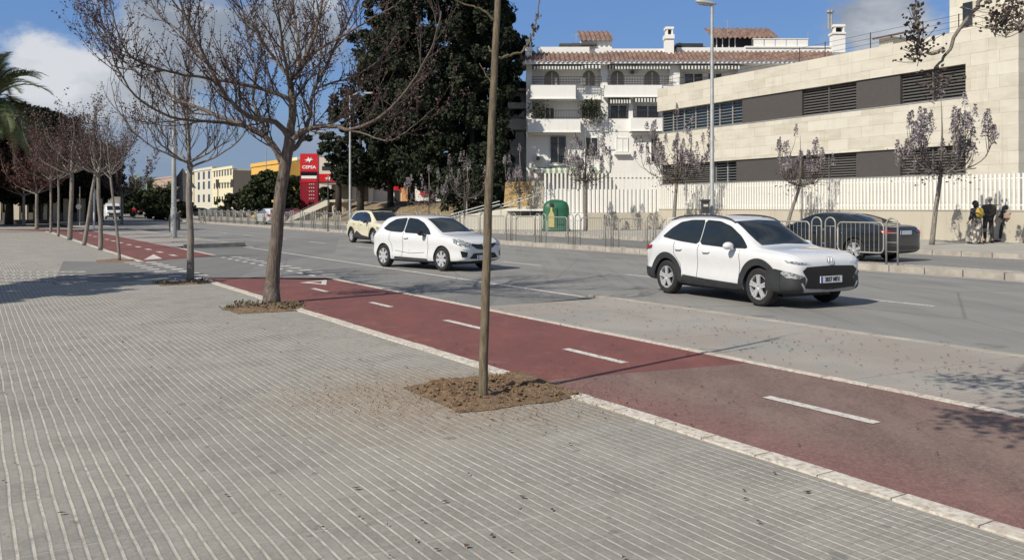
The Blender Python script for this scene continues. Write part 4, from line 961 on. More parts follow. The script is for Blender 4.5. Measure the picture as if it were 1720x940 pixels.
suv=dict(paint='car_white',rear_axle=.76,wb=2.6,r=.335,hw=.885,style='twin',gap=.05,
 st=[(0,.42,.72,.80,.66,.50),(.02,.34,.82,.92,.80,.60),(.07,.28,.94,1.04,.86,.64),(.17,.25,1.0,1.16,.885,.62),(.34,.24,1.02,1.36,.89,.59),(.48,.24,1.03,1.48,.89,.60),(.75,.22,1.03,1.53,.90,.62),(1.2,.21,1.01,1.55,.90,.63),(1.75,.21,.99,1.555,.90,.63),(2.2,.21,.97,1.535,.90,.62),(2.48,.21,.96,1.47,.90,.605),(2.82,.21,.955,1.25,.90,.64),(3.12,.22,.95,1.06,.90,.69),(3.28,.22,.94,1.015,.90,.71),(3.62,.23,.93,.99,.895,.72),(3.88,.25,.91,.96,.88,.70),(4.02,.27,.88,.93,.85,.66),(4.10,.28,.84,.89,.80,.62),(4.16,.30,.79,.83,.73,.55),(4.185,.36,.70,.74,.62,.45)],
 side_glass=[[(.50,1.13),(.72,1.30),(.98,1.43),(1.30,1.475),(1.70,1.48),(1.70,1.02),(1.1,1.06)],[(1.725,1.02),(1.725,1.48),(2.12,1.46),(2.42,1.375),(2.74,1.20),(3.02,.985),(2.5,.985)]],
 clad=[ring(.76,.335,.38,.50,-12,196),ring(3.36,.335,.38,.50,-20,192),[(1.22,.20),(2.92,.20),(2.88,.36),(2.0,.385),(1.30,.42),(1.22,.30)],[(3.72,.25),(3.86,.25),(3.86,.62),(3.72,.66)],[(.04,.34),(.30,.26),(.30,.50),(.06,.52)]],
 seams=[[(1.72,1.02),(1.74,.7),(1.70,.38)],[(2.86,.95),(2.90,.72),(2.86,.40)],[(.98,1.04),(1.02,.80),(1.20,.62),(1.24,.45)]],
 handles=[(1.16,.90),(1.98,.88)],mirror=(2.72,.90,1.03),rails=.56,corner=[('cladding',[(-.20,.33),(-.20,.55),(.0,.60),(.18,.66),(.30,.68),(.46,.64),(.46,.26),(.1,.25),(-.12,.27)],'cladding'),('headlight',[(-.19,.565),(0,.625),(.16,.655),(.20,.61),(.10,.535),(-.10,.525)],'lamp_lens'),('running_light',[(-.30,.775),(-.05,.805),(.14,.835),(.10,.80),(-.08,.77)],'lamp_lens')],side_tail=[(.03,.90),(.30,.97),(.28,.90),(.05,.86)],spoiler=True,plate_f=.50,txt='3837 MFX',
 front=[('windscreen',[(0,1.07),(.60,1.05),(.535,1.46),(0,1.485)],'auto_glass'),('grille',[(0,.735),(.56,.72),(.66,.655),(.56,.52),(.60,.36),(0,.33)],'black_gloss'),('skid_trim',[(0,.325),(.58,.345),(.66,.46),(.69,.44),(.60,.30),(0,.285)],'silver_trim')],
 rear=[('tail_light',[(.60,.95),(.84,.97),(.84,.89),(.6,.90)],'tail_red'),('rear_window',[(0,1.12),(.55,1.12),(.5,1.38),(0,1.40)],'auto_glass')],extra=disc_badge('oval'))
def place_on(x_near,y_,z): pass
# heading towards the viewer along the street: local +x = -along
DIR=math.atan2(-CS, SN)                 # direction of -along
c=S(12.40,11.50,ZR); suv_o=car('suv','white crossover with black wheel-arch cladding nearest the camera on the road','car',c,DIR-R(4),suv); suv_o.scale=(.965,.97,.985)

hatch=dict(paint='car_white',rear_axle=.64,wb=2.58,r=.315,hw=.86,style='cover',gap=.035,
 st=[(0,.42,.76,.86,.56,.44),(.03,.34,.82,.96,.74,.56),(.10,.27,.90,1.06,.82,.60),(.24,.23,.93,1.22,.85,.58),(.42,.21,.95,1.36,.865,.58),(.62,.20,.95,1.405,.875,.58),(1.1,.19,.94,1.43,.88,.59),(1.6,.19,.92,1.435,.88,.59),(2.0,.19,.905,1.415,.875,.585),(2.3,.19,.90,1.35,.87,.575),(2.66,.19,.89,1.14,.865,.61),(2.98,.20,.885,.97,.86,.66),(3.14,.20,.875,.945,.86,.67),(3.45,.21,.85,.91,.855,.66),(3.75,.22,.79,.85,.83,.62),(3.92,.24,.73,.79,.78,.56),(4.01,.27,.67,.72,.68,.48),(4.05,.33,.6,.64,.54,.38)],
 side_glass=[[(.52,1.06),(.70,1.21),(.98,1.32),(1.50,1.36),(1.50,.965),(1.0,.98),(.72,1.01)],[(1.54,.96),(1.54,1.36),(1.95,1.33),(2.25,1.235),(2.52,1.07),(2.70,.925),(2.3,.94)]],
 clad=[[(1.15,.26),(2.65,.26),(2.62,.30),(1.2,.32)]],
 seams=[[(1.54,.96),(1.56,.65),(1.52,.30)],[(2.62,.90),(2.66,.65),(2.62,.32)],[(.95,.98),(.92,.78),(1.05,.62),(1.08,.45)],[(1.2,.48),(1.9,.42),(2.5,.46)]],
 handles=[(1.70,.82)],mirror=(2.48,.87,.97),corner=[('headlight',[(-.20,.70),(.10,.80),(.34,.83),(.30,.74),(.10,.66),(-.14,.65)],'lamp_lens')],mirror_mat='black_gloss',plate_f=.36,txt=None,
 front=[('windscreen',[(0,1.0),(.575,.985),(.50,1.335),(0,1.36)],'auto_glass'),('grille',[(0,.70),(.22,.69),(.48,.72),(.48,.68),(.28,.58),(0,.55)],'black_gloss'),('running_light',[(.70,.66),(.74,.66),(.74,.58),(.60,.56),(.60,.58),(.70,.60)],'lamp_bright'),('lower_grille',[(0,.47),(.40,.47),(.54,.34),(0,.31)],'black_gloss'),('bumper_scoop',[(.60,.50),(.76,.54),(.74,.38),(.64,.38)],'black_gloss')],
 rear=[('tail_light',[(.5,.88),(.78,.9),(.78,.78),(.55,.8)],'tail_red')],extra=disc_badge('diamond'))
hd=Vector(S(.26,-.965)); c=S(11.05,21.75,ZR)
car('hatchback','white five-door hatchback crossing the edge line behind the slim leaning trunk','car',c,math.atan2(hd.y,hd.x),hatch).scale=(.94,.97,1.03)

cream=dict(suv); cream.update(paint='car_cream',rails=None,corner=[('headlight',[(-.20,.68),(.05,.78),(.30,.82),(.26,.72),(.06,.62),(-.14,.62)],'lamp_lens')],txt=None,extra=lambda b,v,P:(P('roof_panel',[(.45,-.52),(2.35,-.50),(2.35,.50),(.45,.52)],'T','car_black')),mirror_mat='car_black',style='plain',
 clad=[ring(.76,.335,.38,.45,-8,190),ring(3.36,.335,.38,.45,-10,190),[(1.2,.20),(2.95,.20),(2.9,.34),(2.1,.40),(1.45,.60),(1.2,.42)]],
 side_glass=[[(.50,1.12),(.66,1.30),(.9,1.42),(1.68,1.475),(1.68,1.035),(1.1,1.05)],[(1.70,1.03),(1.70,1.475),(2.15,1.45),(2.45,1.37),(2.72,1.19),(2.97,1.00),(2.5,1.0)]])
c=S(16.25,37.6,ZR); car('crossover','cream crossover with black roof farther up the road behind the white hatchback','car',c,DIR,cream)

saloon=dict(paint='car_black',rear_axle=1.08,wb=2.8,r=.335,hw=.90,style='twin',gap=.04,
 st=[(0,.42,.78,.86,.58,.46),(.03,.34,.86,.97,.78,.62),(.10,.27,.93,1.04,.86,.68),(.24,.24,.96,1.07,.895,.70),(.55,.22,.965,1.10,.905,.70),(.85,.21,.965,1.18,.91,.66),(1.25,.20,.96,1.33,.91,.62),(1.65,.20,.95,1.42,.91,.61),(2.1,.20,.94,1.45,.91,.61),(2.6,.20,.93,1.44,.91,.61),(2.95,.20,.92,1.37,.91,.60),(3.35,.20,.91,1.16,.90,.63),(3.72,.21,.90,.99,.90,.68),(4.1,.22,.86,.93,.89,.68),(4.5,.24,.80,.86,.86,.62),(4.72,.27,.72,.78,.78,.54),(4.82,.33,.62,.66,.60,.42)],
 side_glass=[[(.98,1.03),(1.35,1.22),(1.75,1.34),(2.15,1.37),(2.15,.985),(1.5,1.0)],[(2.20,.98),(2.20,1.37),(2.65,1.36),(2.95,1.28),(3.25,1.12),(3.52,.97),(3,.97)]],
 seams=[[(2.17,.96),(2.2,.6),(2.16,.3)],[(1.15,1.0),(1.4,.8),(1.48,.5)]],handles=[(1.55,.84),(2.45,.83)],mirror=(3.3,.91,1.0),plate_r=.86,
 rear=[('tail_light',[(.42,.90),(.86,.93),(.86,.82),(.62,.83)],'tail_red'),('rear_window',[(0,1.13),(.58,1.13),(.50,1.36),(0,1.39)],'auto_glass')],
 extra=lambda b,v,P:(P('rear_window',rounded([(.42,-.52),(.42,.52),(1.32,.50),(1.32,-.50)],1),'T','auto_glass')))
c=S(22.95,17.6,ZF); car('saloon','black saloon seen from behind on the far carriageway beside the median rails','car',c,DIR+math.pi,saloon)

far=dict(saloon); far.update(paint='car_white',style='plain',rear=[('tail_light',[(.62,.92),(.88,.98),(.88,.72),(.74,.70)],'tail_red'),('rear_window',[(0,1.0),(.66,1.0),(.58,1.34),(0,1.37)],'auto_glass')],
 st=[(0,.42,.78,.92,.62,.50),(.03,.34,.86,1.02,.80,.64),(.10,.27,.93,1.12,.87,.66),(.22,.24,.96,1.28,.895,.62),(.45,.22,.965,1.42,.905,.61),(.85,.21,.965,1.45,.91,.61),(1.25,.20,.96,1.46,.91,.62),(1.65,.20,.95,1.46,.91,.61),(2.1,.20,.94,1.46,.91,.61),(2.6,.20,.93,1.44,.91,.61),(2.95,.20,.92,1.37,.91,.60),(3.35,.20,.91,1.16,.90,.63),(3.72,.21,.90,.99,.90,.68),(4.1,.22,.86,.93,.89,.68),(4.35,.24,.80,.86,.86,.62),(4.5,.27,.72,.78,.78,.54),(4.58,.33,.62,.66,.60,.42)],extra=lambda b,v,P:None)
del far['plate_r']; far['plate_r']=.72
c=S(23.6,80,ZF); white_far=car('estate_car','white estate car far up the second carriageway, seen from behind left of the stairs','car',c,DIR+math.pi,far)
# parked and distant cars
def recolour(o,paint):
    for ch in o.children:
        if ch.name.startswith('body'):
            me=ch.data.copy(); me.materials[0]=MATS[paint]; ch.data=me
def park(px,D,label,paint,rz,nm='parked_car'):
    o=dup(white_far,loc=(((px-860)/F)*D,D,ZF),rz=rz,label=label,group='cars parked far up the street'); o.name=nm; recolour(o,paint); return o
park(468,95,'dark red car parked far away between the big trunk and the totem sign','car_red',DIR+math.pi+1.2)
park(413,125,'white car parked far away left of the big bare trunk','car_white',DIR+1.3)
park(378,130,'grey car parked far away behind the median rails','car_grey',DIR+1.5)
park(340,135,'black car parked far away right of the grey signpost','car_black',DIR+1.3)
park(228,165,'dark red car far down the road right of the box van','car_red',DIR+math.pi)

def van():
    D=118.0; c=Q(184,HOR,D); c.z=ZR
    t=thing('box_van','white box van coming down the road far away on the left','van',c,DIR+.08)
    q=MB(); q.box((-2.6,-1.1,.75),(1.3,1.1,3.05)); q.build('cargo_box','pale_wall',t)
    st=[(1.32,.45,1.2,2.1,1.0,.8),(1.8,.4,1.15,2.12,1.0,.82),(2.2,.4,1.1,1.75,1.0,.82),(2.6,.4,1.05,1.25,.98,.8),(2.85,.42,.95,1.1,.9,.7),(2.95,.5,.8,.9,.7,.55)]
    q=MB(); n=0
    for (x,zb,zs,zt,w,wr) in st: q.v+= [(x,w,zb),(x,w,zs),(x,wr,zt),(x,-wr,zt),(x,-w,zs),(x,-w,zb)]
    for i in range(5):
        for j in range(6): a=i*6+j;b=i*6+(j+1)%6; q.f.append((a,b,b+6,a+6))
    q.f.append((30,31,32,33,34,35)); q.build('cab','car_white',t)
    q=MB(); q.add([(2.24,-.78,1.80),(2.24,.78,1.80),(2.64,.86,1.22),(2.64,-.86,1.22)],[(0,1,2,3)]); q.build('windscreen','auto_glass',t)
    q=MB(); q.box((2.90,-.7,.55),(2.97,.7,.85)); q.box((2.4,-1.0,.3),(2.92,1.0,.5)); q.build('bumper','cladding',t)
    q=MB(); q.box((2.86,.55,.85),(2.94,.85,1.0)); q.build('headlight','lamp_lens',t)
    q=MB(); q.box((2.86,-.85,.85),(2.94,-.55,1.0)); q.build('headlight','lamp_lens',t)
    for s_ in (1,-1):
        for x in (-1.5,2.0): make_wheel(t,.36,x,s_,1.0,'plain')
van()

# ================================================================ STREET FURNITURE
def rail_module():
    t=thing('guard_rail','x','railing',(0,0,0),0)
    def rrect(x0,x1,z0,z1,r):
        pts=[]
        for cx,cz,a0 in ((x1-r,z1-r,0),(x0+r,z1-r,90),(x0+r,z0+r,180),(x1-r,z0+r,270)):
            pts+=[(cx+r*math.cos(R(a0+i*22.5)),0,cz+r*math.sin(R(a0+i*22.5))) for i in range(5)]
        return pts+[pts[0]]
    q=MB(); q.tube(rrect(0,1.45,.30,1.12,.13),.022,6); q.build('panel_frame','steel',t,smooth=True)
    q=MB()
    for i in range(1,10): q.tube([(i*.145,0,.32),(i*.145,0,1.10)],.0075,4)
    q.build('bars','steel',t)
    for x0 in (1.53,2.0):
        q=MB(); r=.17; pts=[(x0,0,0),(x0,0,1.08)]+[(x0+r-r*math.cos(R(a)),0,1.08+r*math.sin(R(a))) for a in range(20,180,20)]+[(x0+2*r,0,1.08),(x0+2*r,0,0)]
        q.tube(pts,.023,6)
        for z in (.35,1.0): q.tube([(x0,0,z),(x0+2*r,0,z)],.012,4)
        q.tube([(x0+r,0,.35),(x0+r,0,1.0)],.010,4)
        q.tube([(x0-.08 if x0<1.9 else x0-.13,0,.9),(x0,0,.9)],.012,4); q.tube([(x0-.08 if x0<1.9 else x0-.13,0,.5),(x0,0,.5)],.012,4)
        q.build('hoop','steel',t,smooth=True)
    return t
rm=rail_module(); ang=math.atan2(CS,-SN)           # local x runs along the street, away
bstart=14.45
for i in range(34):
    lab='%s steel guard rail module with two hoops, counted along the median from the black saloon'%ORD[i]
    o = rm if i==0 else dup(rm)
    o.location=S(20.95,bstart+i*2.44,ZM); o.rotation_euler=(0,0,ang+random.Random(i).uniform(-.012,.012)); o['label']=lab; o['group']='steel guard rails along the median'
# closing hoop at the near end
q=MB(); r=.17; pts=[(-2*r-.08,0,0),(-2*r-.08,0,1.08)]+[(-2*r-.08+r-r*math.cos(R(a)),0,1.08+r*math.sin(R(a))) for a in range(20,180,20)]+[(-.08,0,1.08),(-.08,0,0)]
q.tube(pts,.026,6)
for z in (.35,.6,.85,1.02): q.tube([(-2*r-.08,0,z),(-.08,0,z)],.011,4)
o=q.build('end_hoop','steel',smooth=True,label='single steel hoop closing the rail run behind the black saloon',cat='railing'); o.location=S(20.95,bstart,ZM); o.rotation_euler=(0,0,ang)

def container():
    c=G(934,388,ZP); s=c.y/F
    t=thing('bottle_bank','green glass recycling container with yellow bottle emblem and domed top','container',c,-.05)
    w=.86; H=1.86
    q=MB(); prof=[(0,1.0,1.0),(.08,1.06,1.06),(.16,1.0,1.0),(1.30,.97,.97),(1.42,.95,.95),(1.62,.88,.88),(1.76,.70,.70),(H,.40,.40)]
    for z,a,b in prof:
        for j in range(24):
            an=2*math.pi*(j+.5)/24; cx,sy=math.cos(an),math.sin(an); k=1/max(abs(cx),abs(sy))**.75
            q.v.append((cx*w*a*k*.94,sy*w*b*k*.80,z))
    for i in range(len(prof)-1):
        for j in range(24): a=i*24+j;b=i*24+(j+1)%24; q.f.append((a,b,b+24,a+24))
    q.f.append(tuple(len(q.v)-24+j for j in range(24))); q.build('shell','bin_green',t,smooth=38)
    q=MB(); bt=[(-.17,.25),(.17,.25),(.17,.95),(.10,1.12),(.06,1.18),(.06,1.42),(-.06,1.42),(-.06,1.18),(-.10,1.12),(-.17,.95)]
    q.prism([(x-.28,-.705,z) for x,z in bt],(0,.06,0)); q.build('bottle_emblem','bottle_yellow',t)
    q=MB(); q.lathe([(0,0),(.13,0),(.13,.05),(.10,.06)],16,Matrix.Translation((-.26,-.60,1.56))@Matrix.Rotation(R(60),4,'X')); q.build('bottle_hole','dark_void',t)
    q=MB(); q.box((.10,-.715,.42),(.42,-.66,.50)); q.build('lettering_plate','bin_green',t)
    q=MB(); q.box((.04,-.71,.2),(.07,-.66,1.35)); q.build('panel_joint','dark_leaf',t)
    q=MB(); q.tube([(-.3,0,1.72),(-.3,0,1.88),(.1,0,1.88),(.1,0,1.75)],.03,5); q.build('lifting_hook','steel',t)
container()

def lamp(name,label,px,D,z0,ztop,r0,r1,head=None,mat='galv',arm=None,two=False):
    c=Q(px,HOR,D); c.z=z0; t=thing(name,label,'street lamp',c,0)
    q=MB(); q.tube([(0,0,0),(0,0,.9),(0,0,.95),(0,0,ztop-z0)],[r0*1.15,r0*1.15,r0,r1],12); q.build('pole',mat,t,smooth=40)
    h=ztop-z0
    if head=='left':
        q=MB(); M=Matrix.Translation((-.28,0,h+.08))@Matrix.Rotation(R(8),4,'Y')@Matrix.Diagonal((.52,.17,.11,1))
        q.lathe([(0,-.6),(.7,-.6),(1,-.1),(.85,.5),(.5,.85),(0,1)],18,M,cap=False); q.build('lamp_head','galv',t,smooth=True)
        q=MB(); M=Matrix.Translation((-.32,0,h+.0))@Matrix.Rotation(R(8),4,'Y')@Matrix.Diagonal((.36,.13,.06,1)); q.lathe([(0,-1),(.8,-.6),(1,0)],14,M); q.build('lamp_glass','lamp_lens',t,smooth=True)
    if head=='double':
        q=MB(); q.box((-arm,-.12,h-.08),(-arm+1.1,.12,h+.08)); q.build('lamp_head',mat,t); q=MB(); q.box((arm-1.1,-.12,h-.08),(arm,.12,h+.08)); q.build('lamp_head',mat,t)
        q=MB(); q.tube([(-arm+.5,0,h),(0,0,h-.1),(arm-.5,0,h)],.05,5); q.build('arm',mat,t)
    if head=='arm':
        q=MB(); q.tube([(0,0,h-.05),(.5,0,h+.15),(1.2,0,h+.2)],.04,6); q.build('arm',mat,t); q=MB(); q.box((1.1,-.12,h+.14),(1.8,.12,h+.26)); q.build('lamp_head',mat,t)
    return t
L1=lamp('street_lamp','pale round street lamp pole rising behind the white crossover',1196,38.9,ZP,10.75,.105,.065,'left')
D=38.6; o=Q(1190,347,D)
q=MB(); q.box((-.2,-.12,-.32),(.13,.12,.22)); q.box((-.24,-.15,.22),(.16,.15,.30)); t=q.build('lamp_box','dark_metal',label='dark control box fixed to the street lamp above the white crossover',cat='box'); t.location=(o.x-.14,o.y-.15,o.z+.02)
q=MB(); q.box((-.14,-.135,-.02),(.06,-.121,.08)); q.build('sticker','pale_wall',t)
lamp('street_lamp','slim grey street lamp pole in front of the dark conifers',588,68,ZP,10.4,.10,.06,'arm')
lamp('street_lamp','thin lamp pole in front of the yellow building left of the big trunk',447,112,0,EYE+(347-248)/F*112,.09,.05,'arm')
lamp('street_lamp','tall distant lamp with two long arms above the pinkish trees',161,100,0,EYE+(347-196)/F*100,.12,.07,'double',arm=2.0)
lamp('street_lamp','very thin distant lamp pole beside the palms',246,150,0,EYE+(347-262)/F*150,.10,.06,'arm')
def signpost():
    c=G(292,400); t=thing('traffic_signpost','thick grey pole with dark backs of a triangular and a round sign','signpost',c,0)
    q=MB(); q.tube([(0,0,0),(0,0,1.6),(0,0,1.62),(0,0,8.7)],[.17,.16,.13,.07],14); q.build('pole','galv',t,smooth=40)
    s=c.y/F; z=lambda py: EYE-(py-HOR)*s; x=lambda px:(px-292)*s
    q=MB(); q.prism([(x(283),.22,z(312)),(x(327),.22,z(316)),(x(304),.22,z(282))],(0,.03,0)); q.build('triangular_sign','dark_metal',t)
    q=MB(); q.lathe([(0,0),(.43,0),(.43,.03),(0,.03)],24,Matrix.Translation((x(307),.26,z(325)))@Matrix.Rotation(R(90),4,'X')); q.build('round_sign','dark_metal',t)
    q=MB(); q.box((-.24,-.05,.35),(-.18,.25,1.15)); q.box((.17,-.05,.45),(.24,.25,1.3)); q.build('side_plate','dark_metal',t)
    q=MB(); q.tube([(0,0,8.55),(-.5,0,8.75),(-1.0,0,8.8)],.04,6); q.build('arm','galv',t)
    q=MB(); q.box((-1.7,-.13,8.72),(-.9,.13,8.86)); q.build('lamp_head','galv',t)
signpost()
def small_sign():
    c=G(134,379); t=thing('round_traffic_sign','small round pale traffic sign on a thin pole by the left trees','sign',c,0)
    q=MB(); q.tube([(0,0,0),(0,0,3.4)],.045,8); q.build('pole','galv',t)
    q=MB(); q.lathe([(0,0),(.24,0),(.24,.03),(0,.03)],20,Matrix.Translation((-.06,-.06,1.66))@Matrix.Rotation(R(90),4,'X')); q.build('disc','pale_wall',t)
    c=G(158,385); t=thing('marker_post','thin white marker post right of the leaning bare tree','post',c,0)
    q=MB(); q.tube([(0,0,0),(0,0,3.0)],.06,8); q.build('shaft','white_paint',t); q=MB(); q.box((-.12,-.03,2.2),(.12,.0,2.9)); q.build('plate','galv',t)
    c=Q(366,HOR,110); c.z=0; t=thing('traffic_light','green traffic light mast with horizontal arm in front of the cream building','traffic light',c,0)
    h=EYE+(347-308)/F*110
    q=MB(); q.tube([(0,0,0),(0,0,h),(.1,0,h+.02),(2.0,0,h)],.06,6); q.build('mast','bin_green',t)
    for x in (0,1.9): q=MB(); q.box((x-.17,-.3,h-.5),(x+.17,-.08,h+.5)); q.build('signal_head','dark_metal',t)
small_sign()
def thin_pole():
    for px,py,yt,lab in ((551,388,296,'thin dark pole on the median in front of the stairs'),(780,398,330,'thin dark pole on the median right of the hatchback')):
        c=G(px,py,ZM); q=MB(); q.tube([(0,0,0),(0,0,EYE-(yt-HOR)*c.y/F-ZM)],.035,8); q.tube([(0,0,0),(0,0,.05)],.1,10); o=q.build('pole','dark_metal',label=lab,cat='pole'); o.location=c
    c=G(1544,398,ZP); t=thing('bench','dark wooden bench behind the black saloon beside the flowering tree','bench',c,PH-.3)
    q=MB()
    for z in (.62,.76,.90): q.box((-.02,-.9,z),(.02,.9,z+.11))
    q.build('backrest','rail_iron',t); q=MB()
    for x in (-.45,-.3,-.15): q.box((x-.06,-.9,.43),(x+.06,.9,.46))
    q.build('seat','rail_iron',t)
    for y in (-.75,.75): q=MB(); q.box((-.5,y-.03,0),(-.44,y+.03,.43)); q.box((-.03,y-.03,0),(.03,y+.03,1.0)); q.box((-.5,y-.03,.38),(0,y+.03,.42)); q.build('leg','cladding',t)
thin_pole()
q=MB(); 
o=Q(1068,255,46); t=thing('street_lamp','short pale lamp with flat top between the fence and the white building','street lamp',(o.x,58,ZP),0)
q.tube([(0,0,0),(0,0,5.2)],.06,8); q.build('pole','galv',t); q=MB(); q.box((-.35,-.15,5.2),(.35,.15,5.3)); q.build('lamp_head','galv',t)

# ================================================================ PEOPLE
def skin_mesh(name,joints,edges,mat,parent,sub=2,root=0):
    me=bpy.data.meshes.new(name); me.from_pydata([j[0] for j in joints],edges,[])
    o=bpy.data.objects.new('tmp',me); col.objects.link(o); o.modifiers.new('k','SKIN'); sd=me.skin_vertices[0].data
    for i,j in enumerate(joints):
        r=j[1]; sd[i].radius=(r,r) if not hasattr(r,'__len__') else r
    sd[root].use_root=True
    m=o.modifiers.new('s','SUBSURF'); m.levels=m.render_levels=sub; 
    g=ev_mesh(o); bpy.data.objects.remove(o); g.shade_smooth(); g.name=name; g.materials.clear()
    return link(name,g,mat,parent)
def person(label,loc,rz,lean=0.0,stride=.25,h=1.72,top='coat_black',legs='trouser',hair='hair_dark',coat=0.0,skirt=None,skmat=None,arms=((.10,-.05),(-.10,-.05)),hairlong=False,hood=False,leanside=0.0):
    t=thing('person',label,'person',loc,rz); k=h/1.72
    def J(x,y,z,r): # front is -y; lean bends the upper body forwards / sideways about the hips
        p=Vector((x,y,z))
        if z>.95:
            d=z-.95; p.y-=math.sin(lean)*d; p.x+=math.sin(leanside)*d; p.z=.95+d*math.cos(lean)*math.cos(leanside)
        return (p*k,(r if not hasattr(r,'__len__') else r))
    s2=stride/2
    body=[J(0,0,.95,.11),J(0,0,1.15,.10),J(0,.0,1.36,.115),J(0,.01,1.46,.055),J(0,-.01,1.53,.055),J(0,-.02,1.61,.083),J(0,-.015,1.68,.075),
      J(.10,0,.92,.085),J(.11,-s2*.6,.50,.055),J(.11,-s2+.04,.09,.04),J(.11,-s2-.10,.04,.035),
      J(-.10,0,.92,.085),J(-.11,s2*.5-.04,.50,.055),J(-.11,s2+.06,.10,.04),J(-.11,s2-.06,.04,.035),
      J(.185,0,1.40,.055)]
    E=[(0,1),(1,2),(2,3),(3,4),(4,5),(5,6),(0,7),(7,8),(8,9),(9,10),(0,11),(11,12),(12,13),(13,14),(2,15)]
    def arm(s_,sw,bend,start):
        a=[J(s_*.23,sw*.3,1.15,.042),J(s_*.235,sw*.7+bend,.95,.034),J(s_*.235,sw+bend*1.5-.02,.86,.03)]
        # palm with five short fingers
        return a
    for s_,(sw,bend),sh in ((1,arms[0],15),(-1,arms[1],None)):
        if sh is None: body.append(J(-.185,0,1.40,.055)); E.append((2,len(body)-1)); sh=len(body)-1
        a=arm(s_,sw,bend,sh); i=len(body); body+=a; E+=[(sh,i),(i,i+1),(i+1,i+2)]
        base=a[2][0]/k
        for f in range(5):
            dx=(f-2)*.014; L=(.055,.075,.08,.075,.06)[f]
            if f==0: body.append((Vector((base.x+dx,base.y-.035,base.z-.02))*k,.009))
            else: body.append((Vector((base.x+dx*.4,base.y-.02+(f-2)*.014,base.z-L))*k,.009))
            E.append((i+2,len(body)-1))
    skin_mesh('body',body,E,'skin',t,1)
    g=lambda i,dr=0.0: (body[i][0],(body[i][1] if not hasattr(body[i][1],'__len__') else body[i][1][0])+dr)
    # trousers
    if legs: skin_mesh('trousers',[g(0,.035),g(7,.02),g(8,.028),(g(9)[0]+Vector((0,.0,.03)),.058),g(11,.02),g(12,.028),(g(13)[0]+Vector((0,0,.03)),.058)],[(0,1),(1,2),(2,3),(0,4),(4,5),(5,6)],legs,t,2)
    # jacket or coat
    sh2=16+3+5-0
    la=[i for i in range(len(body)) if False]
    i1=16; arm1=(15,16,17); i2=16+3+5; arm2=(i2,i2+1,i2+2)
    js=[(g(0)[0]+Vector((0,0,-.06-coat*.3)),(.17+coat*.05,.13+coat*.04)),(g(0)[0]+Vector((0,0,.08)),(.165,.125)),g(1,.045),(g(2)[0],(.175,.13)),g(3,.03)]
    js+= [g(arm1[0],.02),g(arm1[1],.025),g(arm1[2],.022),g(arm2[0],.02),g(arm2[1],.025),g(arm2[2],.022)]
    es=[(0,1),(1,2),(2,3),(3,4),(3,5),(5,6),(6,7),(3,8),(8,9),(9,10)]
    if coat: js.append((g(0)[0]+Vector((0,.02,-.42*coat-.1)),(.21,.16))); es.append((0,len(js)-1))
    skin_mesh('jacket',js,es,top,t,2,1)
    hd=g(5)[0]
    q=MB(); s_=.118 if hood else .102
    M=Matrix.Translation(hd+Vector((0,.018,.035)))@Matrix.Diagonal((s_*.92,s_*1.05,s_*1.08,1))
    q.lathe([(1.0,-.35),(1.02,0),(.87,.5),(.5,.87),(0,1)],16,M)
    if hairlong: q.lathe([(.9,-1.3),(1.05,-.4),(1.0,.1)],14,Matrix.Translation(hd+Vector((0,.05,.02)))@Matrix.Diagonal((s_*.95,s_*.75,s_*1.0,1)))
    q.build('hair',hair,t,smooth=True)
    q=MB()
    for s2_ in (1,-1):
        q.tube([hd+Vector((s2_*.03-.012,-.088,.02)),hd+Vector((s2_*.03+.012,-.088,.02))],.009,6)
    q.build('eyes','plate_ink',t)
    q=MB(); q.tube([hd+Vector((0,-.088,.015)),hd+Vector((0,-.108,-.02))],[.008,.014],6); q.tube([hd+Vector((-.022,-.088,-.048)),hd+Vector((.022,-.088,-.048))],.006,5); q.build('nose','skin',t)
    for i in (10,14):
        f=g(i)[0]; q=MB(); q.v=[]; M=Matrix.Translation(Vector((f.x,f.y+.03,.045)))@Matrix.Diagonal((.055,.15,.05,1)); q.lathe([(0,-.9),(.9,-.9),(1,-.2),(.7,.6),(0,1)],12,M,cap=False); q.build('shoe','shoe',t,smooth=True)
    if skirt:
        q=MB(); n=20
        for z,r,dx in skirt:
            for j in range(n):
                a=2*math.pi*j/n; w=1+.07*math.sin(a*5); q.v.append(((r*math.cos(a)*w+dx)*k,(r*.72*math.sin(a)*w)*k,z*k))
        for i in range(len(skirt)-1):
            for j in range(n): a=i*n+j;b=i*n+(j+1)%n; q.f.append((a,b,b+n,a+n))
        q.build('skirt',skmat,t,smooth=True)
    return t
# group of three on the far pavement
p=G(1640,409.5,ZP); A=person('person in dark hooded top and long pale patterned skirt leaning on a companion',p,math.pi+.35,lean=.12,leanside=-.05,h=1.66,top='coat_black',legs=None,hood=True,hairlong=True,skirt=[(.06,.20,.06),(.35,.27,.02),(.7,.24,-.03),(.95,.19,-.03),(1.02,.16,-.02)],skmat='print_cloth',arms=((-.05,-.1),(-.12,-.2)))
q=MB(); M=Matrix.Translation((-.02,.14,1.22))@Matrix.Diagonal((.19,.10,.20,1)); q.lathe([(0,-1),(.6,-.9),(.97,-.4),(.97,.4),(.6,.9),(0,1)],16,M,cap=False); q.build('yellow_shawl','yellow_cloth',A,smooth=True)
p=G(1660,407.5,ZP); Bp=person('grey haired person in brown jacket and dark trousers bending towards the skirted companion',p,math.pi-.2,lean=.10,leanside=-.12,h=1.84,top='jacket_brown',legs='trouser',hair='hair_grey',stride=.12,arms=((-.08,-.1),(-.2,-.18)))
q=MB(); q.tube([(.12,-.0,.44),(.12,.0,.58)],.075,10); q.build('knee_patch','grey_cloth',Bp)
